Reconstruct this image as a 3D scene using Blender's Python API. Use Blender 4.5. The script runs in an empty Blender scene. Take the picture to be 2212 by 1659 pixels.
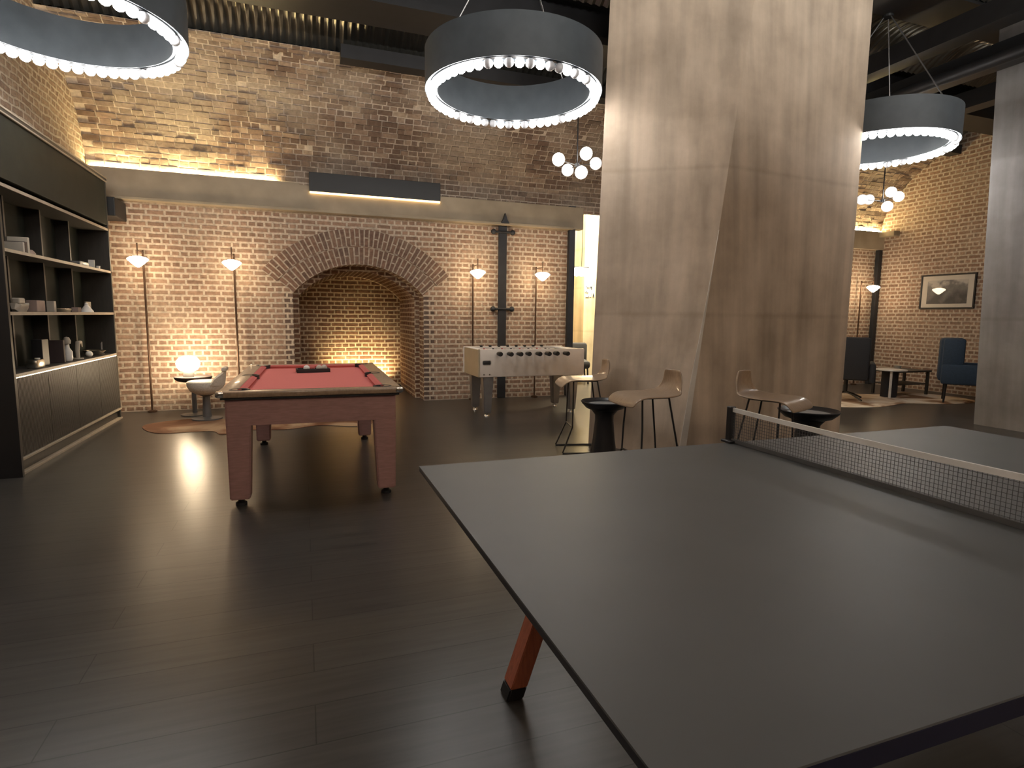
import bpy, bmesh, math, random
from mathutils import Vector, Matrix, noise
PI = math.pi
random.seed(7)
S = bpy.context.scene
COL = S.collection

# ------------------------------------------------------------------ camera
cam_d = bpy.data.cameras.new('camera'); cam = bpy.data.objects.new('camera', cam_d); COL.objects.link(cam)
cr = Vector((0.9410485, -0.3380702, 0.0116714)); cu = Vector((0.0286494, 0.1140323, 0.9930639)); cf = Vector((0.3370562, 0.9341869, -0.1169955))
CAM = Vector((0, 0, 1.2974))
cam.matrix_world = Matrix(((cr.x, cu.x, -cf.x, CAM.x), (cr.y, cu.y, -cf.y, CAM.y), (cr.z, cu.z, -cf.z, CAM.z), (0, 0, 0, 1)))
cam_d.sensor_width = 36; cam_d.sensor_fit = 'HORIZONTAL'; cam_d.lens = 1245.95/2212*36
cam_d.clip_start = 0.02; cam_d.clip_end = 200
S.camera = cam

# ------------------------------------------------------------------ world, view, exposure
S.view_settings.view_transform = 'Standard'; S.view_settings.look = 'None'
S.view_settings.exposure = 0.78; S.view_settings.gamma = 1; S.view_settings.use_curve_mapping = False
W = bpy.data.worlds.new('world'); S.world = W; W.use_nodes = True
W.node_tree.nodes['Background'].inputs[0].default_value = (0.9, 0.95, 1, 1)
W.node_tree.nodes['Background'].inputs[1].default_value = 0.004
try:
    S.cycles.use_denoising = True
    S.cycles.max_bounces = 8; S.cycles.diffuse_bounces = 4; S.cycles.glossy_bounces = 4
    S.cycles.sample_clamp_indirect = 4.0
    S.cycles.use_light_tree = True
    S.cycles.caustics_reflective = False; S.cycles.caustics_refractive = False
except Exception:
    pass
RING_E = 23.0        # ring bulbs
LAMP_E = 22.0        # warm shades
GLOBE_E = 36.0       # globe table lamp
LEDGE_E = 78.0       # uplight strip on the ledge
PEND_E = 9.0         # globe pendants
NICHE_W = 8.5       # fireplace uplight
BRIGHT_W = 430.0     # lit room beyond the opening
FRONT_FILL_W = 1350.0      # added fill, bounced off the unseen brick wall behind the camera

def area(name, loc, size, power, color, rot=(0, 0, 0), spread=PI, parent=None):
    l = bpy.data.lights.new(name, 'AREA'); l.shape = 'RECTANGLE'; l.size, l.size_y = size
    l.energy = power; l.color = color; l.spread = spread
    o = bpy.data.objects.new(name, l); COL.objects.link(o); o.location = loc; o.rotation_euler = rot
    if parent: o.parent = parent
    return o

# ------------------------------------------------------------------ materials
def nt(name):
    m = bpy.data.materials.new(name); m.use_nodes = True
    n = m.node_tree.nodes; l = m.node_tree.links
    return m, n, l, n['Principled BSDF']
def ramp(n, stops):
    r = n.new('ShaderNodeValToRGB'); e = r.color_ramp.elements
    while len(e) < len(stops): e.new(0.5)
    for k, (p, c) in enumerate(stops):
        e[k].position = p; e[k].color = (c[0], c[1], c[2], 1)
    return r
def mat(name, col, rough=0.5, metal=0.0, var=0.12, scale=8.0, spec=0.5, bump=0.0, coat=0.0, stretch=None):
    m, n, l, b = nt(name)
    tc = n.new('ShaderNodeTexCoord'); no = n.new('ShaderNodeTexNoise')
    no.inputs['Scale'].default_value = scale; no.inputs['Detail'].default_value = 5
    if stretch:
        mp = n.new('ShaderNodeMapping'); mp.inputs['Scale'].default_value = stretch
        l.new(tc.outputs['Object'], mp.inputs[0]); l.new(mp.outputs[0], no.inputs['Vector'])
    else:
        l.new(tc.outputs['Object'], no.inputs['Vector'])
    r = ramp(n, [(0.3, [c*(1-var) for c in col]), (0.7, [min(1, c*(1+var)) for c in col])])
    l.new(no.outputs['Fac'], r.inputs[0]); l.new(r.outputs[0], b.inputs['Base Color'])
    b.inputs['Roughness'].default_value = rough; b.inputs['Metallic'].default_value = metal
    b.inputs['Specular IOR Level'].default_value = spec
    if coat: b.inputs['Coat Weight'].default_value = coat; b.inputs['Coat Roughness'].default_value = 0.05
    if bump:
        bp = n.new('ShaderNodeBump'); bp.inputs['Strength'].default_value = bump; bp.inputs['Distance'].default_value = 0.01
        l.new(no.outputs['Fac'], bp.inputs['Height']); l.new(bp.outputs[0], b.inputs['Normal'])
    return m
def emis(name, col, e):
    m, n, l, b = nt(name)
    b.inputs['Base Color'].default_value = (0.8, 0.8, 0.8, 1)
    b.inputs['Emission Color'].default_value = (*col, 1); b.inputs['Emission Strength'].default_value = e
    b.inputs['Roughness'].default_value = 0.3
    return m
def brick(name, c1, c2, mortar, bw=0.225, rh=0.072, ms=0.011, bump=0.5, rough_warp=0.0, soot=False, squash=True, stain=0.35):
    m, n, l, b = nt(name)
    uv = n.new('ShaderNodeUVMap')
    # wobble of the courses
    nz = n.new('ShaderNodeTexNoise'); nz.inputs['Scale'].default_value = 3.2; nz.inputs['Detail'].default_value = 4
    l.new(uv.outputs[0], nz.inputs['Vector'])
    sub = n.new('ShaderNodeVectorMath'); sub.operation = 'SUBTRACT'; sub.inputs[1].default_value = (0.5, 0.5, 0.5)
    l.new(nz.outputs['Color'], sub.inputs[0])
    sc = n.new('ShaderNodeVectorMath'); sc.operation = 'SCALE'; sc.inputs['Scale'].default_value = 0.02+rough_warp
    l.new(sub.outputs[0], sc.inputs[0])
    ad = n.new('ShaderNodeVectorMath'); l.new(uv.outputs[0], ad.inputs[0]); l.new(sc.outputs[0], ad.inputs[1])
    bt = n.new('ShaderNodeTexBrick')
    bt.inputs['Scale'].default_value = 1; bt.inputs['Brick Width'].default_value = bw; bt.inputs['Row Height'].default_value = rh
    bt.inputs['Mortar Size'].default_value = ms; bt.inputs['Mortar Smooth'].default_value = 0.35
    bt.inputs['Bias'].default_value = -0.1
    bt.inputs['Color1'].default_value = (*c1, 1); bt.inputs['Color2'].default_value = (*c2, 1); bt.inputs['Mortar'].default_value = (*mortar, 1)
    bt.offset = 0.5; bt.offset_frequency = 2
    if squash: bt.squash = 0.5; bt.squash_frequency = 2
    else: bt.squash = 1.0
    l.new(ad.outputs[0], bt.inputs['Vector'])
    # large worn / lime-washed patches and fine grain
    n2 = n.new('ShaderNodeTexNoise'); n2.inputs['Scale'].default_value = 1.4; n2.inputs['Detail'].default_value = 8; n2.inputs['Roughness'].default_value = 0.65
    l.new(uv.outputs[0], n2.inputs['Vector'])
    r2 = ramp(n, [(0.48, (0, 0, 0)), (0.72, (1, 1, 1))]); l.new(n2.outputs['Fac'], r2.inputs[0])
    mul = n.new('ShaderNodeMath'); mul.operation = 'MULTIPLY'; mul.inputs[1].default_value = stain; l.new(r2.outputs[0], mul.inputs[0])
    mx = n.new('ShaderNodeMixRGB'); mx.inputs[2].default_value = (mortar[0]*.8, mortar[1]*.78, mortar[2]*.75, 1)
    l.new(mul.outputs[0], mx.inputs[0]); l.new(bt.outputs['Color'], mx.inputs[1])
    n3 = n.new('ShaderNodeTexNoise'); n3.inputs['Scale'].default_value = 22; n3.inputs['Detail'].default_value = 6
    l.new(uv.outputs[0], n3.inputs['Vector'])
    r3 = ramp(n, [(0.3, (0.72, 0.72, 0.72)), (0.7, (1.18, 1.18, 1.18))]); l.new(n3.outputs['Fac'], r3.inputs[0])
    mm = n.new('ShaderNodeMixRGB'); mm.blend_type = 'MULTIPLY'; mm.inputs[0].default_value = 1
    l.new(mx.outputs[0], mm.inputs[1]); l.new(r3.outputs[0], mm.inputs[2])
    last = mm.outputs[0]
    if soot:   # blackened quoins beside the fireplace jambs
        at = n.new('ShaderNodeVertexColor'); at.layer_name = 'soot'
        nq = n.new('ShaderNodeMath'); nq.operation = 'MULTIPLY'; nq.inputs[1].default_value = 0.8
        bf = n.new('ShaderNodeMath'); bf.operation = 'SUBTRACT'; bf.inputs[0].default_value = 1.0; l.new(bt.outputs['Fac'], bf.inputs[1])
        mq = n.new('ShaderNodeMath'); mq.operation = 'MULTIPLY'; l.new(at.outputs['Color'], mq.inputs[0]); l.new(bf.outputs[0], mq.inputs[1])
        l.new(mq.outputs[0], nq.inputs[0])
        ms_ = n.new('ShaderNodeMixRGB'); ms_.inputs[2].default_value = (0.035, 0.035, 0.042, 1)
        l.new(nq.outputs[0], ms_.inputs[0]); l.new(last, ms_.inputs[1]); last = ms_.outputs[0]
    l.new(last, b.inputs['Base Color']); b.inputs['Roughness'].default_value = 0.9; b.inputs['Specular IOR Level'].default_value = 0.2
    inv = n.new('ShaderNodeMath'); inv.operation = 'MULTIPLY_ADD'; inv.inputs[1].default_value = -1.0; inv.inputs[2].default_value = 1.0
    l.new(bt.outputs['Fac'], inv.inputs[0])
    ah = n.new('ShaderNodeMath'); ah.operation = 'MULTIPLY_ADD'; ah.inputs[1].default_value = 0.9 if rough_warp == 0 else 1.6
    l.new(n3.outputs['Fac'], ah.inputs[0]); l.new(inv.outputs[0], ah.inputs[2])
    bp = n.new('ShaderNodeBump'); bp.inputs['Strength'].default_value = bump; bp.inputs['Distance'].default_value = 0.012
    l.new(ah.outputs[0], bp.inputs['Height']); l.new(bp.outputs[0], b.inputs['Normal'])
    return m

def vault_mat():
    m, n, l, b = nt('uneven_vault_bricks')
    at = n.new('ShaderNodeVertexColor'); at.layer_name = 'tone'; sp = n.new('ShaderNodeSeparateColor'); l.new(at.outputs['Color'], sp.inputs[0])
    r = ramp(n, [(0.0, (0.17, 0.115, 0.085)), (0.55, (0.30, 0.21, 0.155)), (1.0, (0.40, 0.31, 0.23))]); l.new(sp.outputs[0], r.inputs[0])
    geo = n.new('ShaderNodeNewGeometry'); no = n.new('ShaderNodeTexNoise'); no.inputs['Scale'].default_value = 1.3; no.inputs['Detail'].default_value = 7; l.new(geo.outputs['Position'], no.inputs['Vector'])
    rl = ramp(n, [(0.42, (0, 0, 0)), (0.66, (.75, .75, .75))]); l.new(no.outputs['Fac'], rl.inputs[0])
    lm = n.new('ShaderNodeMixRGB'); lm.inputs[2].default_value = (0.40, 0.335, 0.265, 1); l.new(rl.outputs[0], lm.inputs[0]); l.new(r.outputs[0], lm.inputs[1])
    mx = n.new('ShaderNodeMixRGB'); mx.inputs[2].default_value = (0.60, 0.51, 0.41, 1); l.new(sp.outputs[1], mx.inputs[0]); l.new(lm.outputs[0], mx.inputs[1])
    n3 = n.new('ShaderNodeTexNoise'); n3.inputs['Scale'].default_value = 26; n3.inputs['Detail'].default_value = 6; l.new(geo.outputs['Position'], n3.inputs['Vector'])
    r3 = ramp(n, [(0.3, (0.75, 0.75, 0.75)), (0.7, (1.15, 1.15, 1.15))]); l.new(n3.outputs['Fac'], r3.inputs[0])
    mm_ = n.new('ShaderNodeMixRGB'); mm_.blend_type = 'MULTIPLY'; mm_.inputs[0].default_value = 1; l.new(mx.outputs[0], mm_.inputs[1]); l.new(r3.outputs[0], mm_.inputs[2])
    l.new(mm_.outputs[0], b.inputs['Base Color']); b.inputs['Roughness'].default_value = 0.9; b.inputs['Specular IOR Level'].default_value = 0.2
    bp = n.new('ShaderNodeBump'); bp.inputs['Strength'].default_value = 0.6; bp.inputs['Distance'].default_value = 0.01; l.new(n3.outputs['Fac'], bp.inputs['Height']); l.new(bp.outputs[0], b.inputs['Normal'])
    return m

def concrete(name, base, joints=()):
    m, n, l, b = nt(name)
    geo = n.new('ShaderNodeNewGeometry')
    mp = n.new('ShaderNodeMapping'); mp.inputs['Scale'].default_value = (5.5, 5.5, 0.28); l.new(geo.outputs['Position'], mp.inputs[0])
    no = n.new('ShaderNodeTexNoise'); no.inputs['Scale'].default_value = 1.0; no.inputs['Detail'].default_value = 6; l.new(mp.outputs[0], no.inputs['Vector'])
    n2 = n.new('ShaderNodeTexNoise'); n2.inputs['Scale'].default_value = 1.6; n2.inputs['Detail'].default_value = 9; n2.inputs['Roughness'].default_value = 0.6
    l.new(geo.outputs['Position'], n2.inputs['Vector'])
    r1 = ramp(n, [(0.28, [c*.72 for c in base]), (0.72, [c*1.2 for c in base])]); l.new(no.outputs['Fac'], r1.inputs[0])
    r2 = ramp(n, [(0.3, (0.74, 0.72, 0.7)), (0.7, (1.12, 1.12, 1.12))]); l.new(n2.outputs['Fac'], r2.inputs[0])
    mm = n.new('ShaderNodeMixRGB'); mm.blend_type = 'MULTIPLY'; mm.inputs[0].default_value = 1
    l.new(r1.outputs[0], mm.inputs[1]); l.new(r2.outputs[0], mm.inputs[2]); last = mm.outputs[0]
    sp = n.new('ShaderNodeSeparateXYZ'); l.new(geo.outputs['Position'], sp.inputs[0])
    for z in joints:   # formwork lift joints, stained
        d = n.new('ShaderNodeMath'); d.operation = 'SUBTRACT'; d.inputs[1].default_value = z; l.new(sp.outputs['Z'], d.inputs[0])
        a = n.new('ShaderNodeMath'); a.operation = 'ABSOLUTE'; l.new(d.outputs[0], a.inputs[0])
        w = n.new('ShaderNodeMath'); w.operation = 'MULTIPLY_ADD'; w.inputs[1].default_value = 0.07; w.inputs[2].default_value = -0.03; l.new(n2.outputs['Fac'], w.inputs[0])
        s = n.new('ShaderNodeMath'); s.operation = 'ADD'; l.new(a.outputs[0], s.inputs[0]); l.new(w.outputs[0], s.inputs[1])
        rj = ramp(n, [(0.0, (0.87, 0.86, 0.84)), (0.04, (1, 1, 1))]); l.new(s.outputs[0], rj.inputs[0])
        mj = n.new('ShaderNodeMixRGB'); mj.blend_type = 'MULTIPLY'; mj.inputs[0].default_value = 1
        l.new(last, mj.inputs[1]); l.new(rj.outputs[0], mj.inputs[2]); last = mj.outputs[0]
    l.new(last, b.inputs['Base Color']); b.inputs['Roughness'].default_value = 0.75; b.inputs['Specular IOR Level'].default_value = 0.3
    bp = n.new('ShaderNodeBump'); bp.inputs['Strength'].default_value = 0.25; bp.inputs['Distance'].default_value = 0.02
    l.new(n2.outputs['Fac'], bp.inputs['Height']); l.new(bp.outputs[0], b.inputs['Normal'])
    return m

def floor_mat():
    m, n, l, b = nt('dark_oak_planks')
    geo = n.new('ShaderNodeNewGeometry')
    bt = n.new('ShaderNodeTexBrick'); bt.inputs['Scale'].default_value = 1
    bt.inputs['Brick Width'].default_value = 2.1; bt.inputs['Row Height'].default_value = 0.19; bt.inputs['Mortar Size'].default_value = 0.0022
    bt.inputs['Color1'].default_value = (0.058, 0.054, 0.049, 1); bt.inputs['Color2'].default_value = (0.049, 0.045, 0.041, 1); bt.inputs['Mortar'].default_value = (0.02, 0.018, 0.016, 1)
    bt.offset = 0.37; l.new(geo.outputs['Position'], bt.inputs['Vector'])
    mp = n.new('ShaderNodeMapping'); mp.inputs['Scale'].default_value = (1.2, 16, 1); l.new(geo.outputs['Position'], mp.inputs[0])
    no = n.new('ShaderNodeTexNoise'); no.inputs['Scale'].default_value = 2.0; no.inputs['Detail'].default_value = 7; l.new(mp.outputs[0], no.inputs['Vector'])
    r = ramp(n, [(0.3, (0.78, 0.78, 0.78)), (0.7, (1.2, 1.2, 1.2))]); l.new(no.outputs['Fac'], r.inputs[0])
    mm = n.new('ShaderNodeMixRGB'); mm.blend_type = 'MULTIPLY'; mm.inputs[0].default_value = 1
    l.new(bt.outputs['Color'], mm.inputs[1]); l.new(r.outputs[0], mm.inputs[2]); l.new(mm.outputs[0], b.inputs['Base Color'])
    rr = ramp(n, [(0.3, (0.30, 0.30, 0.30)), (0.7, (0.312, 0.312, 0.312))]); l.new(no.outputs['Fac'], rr.inputs[0]); l.new(rr.outputs[0], b.inputs['Roughness']); b.inputs['Specular IOR Level'].default_value = 0.5; b.inputs['IOR'].default_value = 1.42
    bp = n.new('ShaderNodeBump'); bp.inputs['Strength'].default_value = 0.012; bp.inputs['Distance'].default_value = 0.004
    l.new(no.outputs['Fac'], bp.inputs['Height']); l.new(bp.outputs[0], b.inputs['Normal'])
    return m

M = {}
M['floor'] = floor_mat()
M['brick'] = brick('brick_english_bond', (0.37, 0.24, 0.17), (0.25, 0.16, 0.115), (0.57, 0.475, 0.375), bw=0.205, ms=0.016, soot=True, stain=0.5)
M['brick_vault'] = brick('brick_vault_rough', (0.34, 0.25, 0.185), (0.24, 0.165, 0.12), (0.50, 0.42, 0.335), ms=0.014, bump=0.85, rough_warp=0.06, stain=0.5)
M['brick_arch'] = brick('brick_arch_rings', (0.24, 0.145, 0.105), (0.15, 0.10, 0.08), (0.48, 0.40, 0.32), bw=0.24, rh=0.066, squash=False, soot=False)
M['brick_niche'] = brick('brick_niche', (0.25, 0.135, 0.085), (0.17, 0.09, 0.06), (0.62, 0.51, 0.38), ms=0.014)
M['brick_orange'] = brick('brick_orange_far', (0.46, 0.18, 0.06), (0.38, 0.15, 0.06), (0.55, 0.34, 0.17))
M['plaster'] = mat('taupe_render', (0.36, 0.30, 0.22), 0.8, var=0.15, scale=3)
M['vault'] = vault_mat()
M['concrete'] = concrete('board_marked_concrete', (0.52, 0.42, 0.325), joints=(1.33, 2.72))
M['concrete2'] = concrete('grey_concrete', (0.27, 0.26, 0.26), joints=(1.33,))
M['arris'] = mat('pale_arris', (0.58, 0.53, 0.47), 0.8, var=0.12, scale=5)
M['cream'] = concrete('cream_concrete', (0.56, 0.48, 0.33), joints=(1.0, 1.9, 2.7))
M['ceil'] = mat('dark_ceiling', (0.03, 0.03, 0.03), 0.7)
M['steel'] = mat('painted_steel', (0.022, 0.022, 0.024), 0.45, 0.3)
M['iron'] = mat('blued_iron', (0.04, 0.043, 0.05), 0.5, 0.5)
M['deck'] = mat('corrugated_metal', (0.20, 0.19, 0.165), 0.28, 0.85, var=0.2, scale=2)
M['black'] = mat('matt_black', (0.012, 0.012, 0.013), 0.5)
M['satin_black'] = mat('satin_black', (0.016, 0.016, 0.018), 0.32)
M['drum'] = mat('blue_black_drum', (0.07, 0.083, 0.095), 0.5, 0.0)
M['chrome'] = mat('chrome', (0.75, 0.74, 0.72), 0.16, 1.0, var=0.03)
M['leg_metal'] = mat('brushed_steel', (0.32, 0.32, 0.33), 0.35, 0.8)
M['cab_dark'] = mat('dark_stained_wood', (0.040, 0.037, 0.032), 0.5, stretch=(6, 6, 1))
M['cab_back'] = mat('green_black_panel', (0.022, 0.025, 0.020), 0.65, spec=0.2)
M['cab_edge'] = mat('shelf_edge_taupe', (0.34, 0.29, 0.23), 0.5)
M['cab_front'] = mat('ribbed_front', (0.05, 0.046, 0.040), 0.5, stretch=(1, 30, 1))
M['pool_wood'] = mat('rose_brown_wood', (0.40, 0.225, 0.21), 0.45, var=0.12, stretch=(2, 2, 14))
M['pool_rail'] = mat('warm_grey_oak', (0.34, 0.24, 0.16), 0.3, var=0.18, stretch=(8, 2, 4), coat=0.3)
M['cloth'] = mat('red_baize', (0.62, 0.18, 0.16), 0.9, var=0.06, scale=300, spec=0.1)
M['cloth_dark'] = mat('red_cushion', (0.52, 0.14, 0.125), 0.9, var=0.06, scale=200, spec=0.1)
M['pp_top'] = mat('grey_table_top', (0.098, 0.102, 0.104), 0.48, var=0.05, scale=4)
M['pp_edge'] = mat('table_edge', (0.02, 0.02, 0.024), 0.5)
M['pp_edge_navy'] = mat('table_edge_navy', (0.006, 0.006, 0.022), 0.6)
M['pp_leg'] = mat('iroko_wood', (0.42, 0.13, 0.07), 0.5, var=0.2, stretch=(12, 12, 2))
M['tape'] = mat('white_tape', (0.9, 0.88, 0.85), 0.7)
M['net'] = mat('net_cord', (0.10, 0.10, 0.10), 0.8)
M['foos'] = mat('warm_white_laminate', (0.72, 0.65, 0.58), 0.4, var=0.05)
M['foos_end'] = mat('beige_laminate', (0.40, 0.34, 0.24), 0.4, var=0.05)
M['foos_trim'] = mat('white_corner_trim', (0.85, 0.84, 0.86), 0.4)
M['green_play'] = mat('playfield', (0.22, 0.24, 0.2), 0.4)
M['seat'] = mat('bent_oak', (0.33, 0.235, 0.155), 0.3, var=0.15, stretch=(3, 14, 3), coat=0.4)
M['white'] = mat('white_ceramic', (0.78, 0.75, 0.70), 0.35)
M['offwhite'] = mat('off_white', (0.40, 0.36, 0.30), 0.6)
M['pinkish'] = mat('pale_pink_card', (0.30, 0.22, 0.19), 0.7)
M['paper'] = mat('pale_paper', (0.48, 0.43, 0.36), 0.7)
M['silver'] = mat('silver', (0.7, 0.67, 0.6), 0.25, 1.0)
M['brownbook'] = mat('brown_cloth', (0.045, 0.03, 0.028), 0.7)
M['greyfab'] = mat('charcoal_fabric', (0.024, 0.024, 0.027), 0.9, scale=60)
M['bluefab'] = mat('blue_velvet', (0.035, 0.06, 0.10), 0.85, scale=40)
M['whitefab'] = mat('white_boucle', (0.66, 0.61, 0.53), 0.9, scale=60, bump=0.3)
M['greybase'] = mat('grey_pedestal', (0.13, 0.125, 0.12), 0.5)
M['brownmetal'] = mat('bronze_pole', (0.10, 0.06, 0.04), 0.4, 0.7)
M['traytop'] = mat('grey_tray_inlay', (0.34, 0.34, 0.33), 0.3)
M['ring_lit'] = emis('ring_bulb_lit', (1.0, 0.97, 0.93), RING_E)
M['ring_dim'] = mat('ring_bulb_dim', (0.55, 0.55, 0.57), 0.35)
M['lamp'] = emis('lamp_shade_glow', (1.0, 0.76, 0.48), LAMP_E)
M['lampc'] = emis('lamp_shade_cool', (1.0, 0.80, 0.66), LAMP_E)
M['globe'] = emis('globe_glow', (1.0, 0.77, 0.50), GLOBE_E)
M['pend'] = emis('pendant_glow', (1.0, 0.95, 0.86), PEND_E)
M['penddim'] = emis('pendant_dim', (0.9, 0.9, 0.92), 0.5)
M['strip'] = emis('warm_strip', (1.0, 0.78, 0.38), LEDGE_E)
M['boxstrip'] = emis('box_strip', (1.0, 0.62, 0.22), 3.0)
M['farlamp'] = emis('far_lamp', (1.0, 0.93, 0.8), 12.0)
def rug_mat(name, ca, cb, cc):
    m, n, l, b = nt(name)
    tc = n.new('ShaderNodeTexCoord'); no = n.new('ShaderNodeTexNoise'); no.inputs['Scale'].default_value = 1.7; no.inputs['Detail'].default_value = 5
    no.inputs['Distortion'].default_value = 0.8; l.new(tc.outputs['Object'], no.inputs['Vector'])
    r = ramp(n, [(0.40, ca), (0.5, cb), (0.62, cc)]); l.new(no.outputs['Fac'], r.inputs[0]); l.new(r.outputs[0], b.inputs['Base Color'])
    b.inputs['Roughness'].default_value = 0.95; b.inputs['Specular IOR Level'].default_value = 0.1
    return m
M['hide_brown'] = rug_mat('brown_cowhide', (0.17, 0.085, 0.05), (0.27, 0.15, 0.09), (0.44, 0.31, 0.20))
M['hide_cream'] = rug_mat('cream_cowhide', (0.25, 0.14, 0.08), (0.62, 0.50, 0.38), (0.75, 0.67, 0.56))
def photo_mat():
    m, n, l, b = nt('grey_photograph')
    tc = n.new('ShaderNodeTexCoord'); no = n.new('ShaderNodeTexNoise'); no.inputs['Scale'].default_value = 7; no.inputs['Detail'].default_value = 7
    l.new(tc.outputs['Object'], no.inputs['Vector'])
    sp = n.new('ShaderNodeSeparateXYZ'); l.new(tc.outputs['Object'], sp.inputs[0])
    ad = n.new('ShaderNodeMath'); ad.operation = 'MULTIPLY_ADD'; ad.inputs[1].default_value = 1.5; l.new(sp.outputs['Z'], ad.inputs[0]); l.new(no.outputs['Fac'], ad.inputs[2])
    r = ramp(n, [(0.25, (0.045, 0.045, 0.05)), (0.62, (0.17, 0.165, 0.165)), (0.78, (0.5, 0.47, 0.43))]); l.new(ad.outputs[0], r.inputs[0])
    l.new(r.outputs[0], b.inputs['Base Color']); b.inputs['Roughness'].default_value = 0.5
    b.inputs['Coat Weight'].default_value = 1.0; b.inputs['Coat Roughness'].default_value = 0.02
    return m
M['photo'] = photo_mat()
M['mount'] = mat('cream_mount', (0.62, 0.58, 0.51), 0.6, var=0.04, coat=1.0)

# ------------------------------------------------------------------ mesh helpers
def add_box(bm, c, s, bev=0.0, rot=None):
    r = bmesh.ops.create_cube(bm, size=1); vs = r['verts']
    mtx = Matrix.Translation(Vector(c))
    if rot is not None: mtx = mtx @ rot
    mtx = mtx @ Matrix.Diagonal((s[0], s[1], s[2], 1))
    bmesh.ops.transform(bm, matrix=mtx, verts=vs)
    if bev:
        es = list({e for v in vs for e in v.link_edges})
        bmesh.ops.bevel(bm, geom=es, offset=bev, segments=2, affect='EDGES', profile=0.5)
def mm(bm, a, b, bev=0.0):
    add_box(bm, [(a[i]+b[i])/2 for i in range(3)], [abs(b[i]-a[i]) for i in range(3)], bev)
def BX(a, b, bev=0.0):
    bm = bmesh.new(); mm(bm, a, b, bev); return bm
def add_tube(bm, pts, r, seg=10, cap=True):
    pts = [Vector(p) for p in pts]; rings = []
    if not isinstance(r, (list, tuple)): r = [r]*len(pts)
    up = None
    for i, p in enumerate(pts):
        d = (pts[min(i+1, len(pts)-1)] - pts[max(i-1, 0)]).normalized()
        if up is None: up = Vector((0, 0, 1)) if abs(d.z) < 0.9 else Vector((1, 0, 0))
        x = d.cross(up).normalized(); y = x.cross(d).normalized(); up = y
        rings.append([bm.verts.new(p + r[i]*(math.cos(2*PI*k/seg)*x + math.sin(2*PI*k/seg)*y)) for k in range(seg)])
    for a, b in zip(rings, rings[1:]):
        for k in range(seg): bm.faces.new((a[k], a[(k+1) % seg], b[(k+1) % seg], b[k]))
    if cap: bm.faces.new(rings[0][::-1]); bm.faces.new(rings[-1])
def TB(pts, r, seg=10):
    bm = bmesh.new(); add_tube(bm, pts, r, seg); return bm
def add_lathe(bm, prof, seg=32, c=(0, 0, 0), sx=1, sy=1):
    rings = []; c = Vector(c)
    for r, z in prof:
        if r < 1e-5: rings.append([bm.verts.new(c + Vector((0, 0, z)))])
        else: rings.append([bm.verts.new(c + Vector((sx*r*math.cos(2*PI*k/seg), sy*r*math.sin(2*PI*k/seg), z))) for k in range(seg)])
    for a, b in zip(rings, rings[1:]):
        for k in range(seg):
            k2 = (k+1) % seg
            if len(a) == 1 and len(b) == 1: continue
            if len(a) == 1: bm.faces.new((a[0], b[k2], b[k]))
            elif len(b) == 1: bm.faces.new((a[k], a[k2], b[0]))
            else: bm.faces.new((a[k], a[k2], b[k2], b[k]))
def LT(prof, seg=32, c=(0, 0, 0), sx=1, sy=1):
    bm = bmesh.new(); add_lathe(bm, prof, seg, c, sx, sy); return bm
def prism(poly, z0, z1):
    bm = bmesh.new()
    a = [bm.verts.new((x, y, z0)) for x, y in poly]; b = [bm.verts.new((x, y, z1)) for x, y in poly]
    bm.faces.new(a[::-1]); bm.faces.new(b); n = len(a)
    for k in range(n): bm.faces.new((a[k], a[(k+1) % n], b[(k+1) % n], b[k]))
    return bm
def obj(name, bm, m, parent=None, smooth=False, loc=(0, 0, 0)):
    bmesh.ops.recalc_face_normals(bm, faces=bm.faces)
    me = bpy.data.meshes.new(name); bm.to_mesh(me); bm.free()
    me.materials.append(m)
    if smooth:
        me.polygons.foreach_set('use_smooth', [True]*len(me.polygons))
        try: me.set_sharp_from_angle(angle=math.radians(42))
        except Exception: pass
    o = bpy.data.objects.new(name, me); COL.objects.link(o); o.location = loc
    if parent is not None: o.parent = parent
    return o
def tag(o, label, cat, group=None):
    o['label'] = label; o['category'] = cat
    if group: o['group'] = group
    return o
def thing(name, label, cat, loc=(0, 0, 0), rotz=0, group=None):
    o = bpy.data.objects.new(name, None); COL.objects.link(o); o.empty_display_size = 0.1
    o.location = loc; o.rotation_euler = (0, 0, rotz)
    return tag(o, label, cat, group)
def struct(name, bm, m, label=None, cat=None, smooth=False):
    o = obj(name, bm, m, None, smooth); o['kind'] = 'structure'
    if label: o['label'] = label; o['category'] = cat
    return o
def copy_tree(o, parent=None):
    c = o.copy(); COL.objects.link(c)
    if parent is not None: c.parent = parent
    for ch in list(o.children): copy_tree(ch, c)
    return c
def place(proto, first, loc, rotz=None, label=None):
    o = proto if first else copy_tree(proto)
    o.location = loc
    if rotz is not None: o.rotation_euler = (0, 0, rotz)
    if label: o['label'] = label
    return o
def uvq(bm, pts, uvs):
    """a face with explicit uv in metres"""
    lay = bm.loops.layers.uv.verify()
    f = bm.faces.new([bm.verts.new(p) for p in pts])
    for lp, t in zip(f.loops, uvs): lp[lay].uv = t
    return f

# ================================================================== THE ROOM
XL, XR, YB = -2.45, 10.96, 8.665
YN = -4.0
ZC = 5.45
bm = BX((XL-0.4, YN-0.2, -0.2), (XR+0.4, 14.2, 0.0)); struct('floor', bm, M['floor'])

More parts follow.
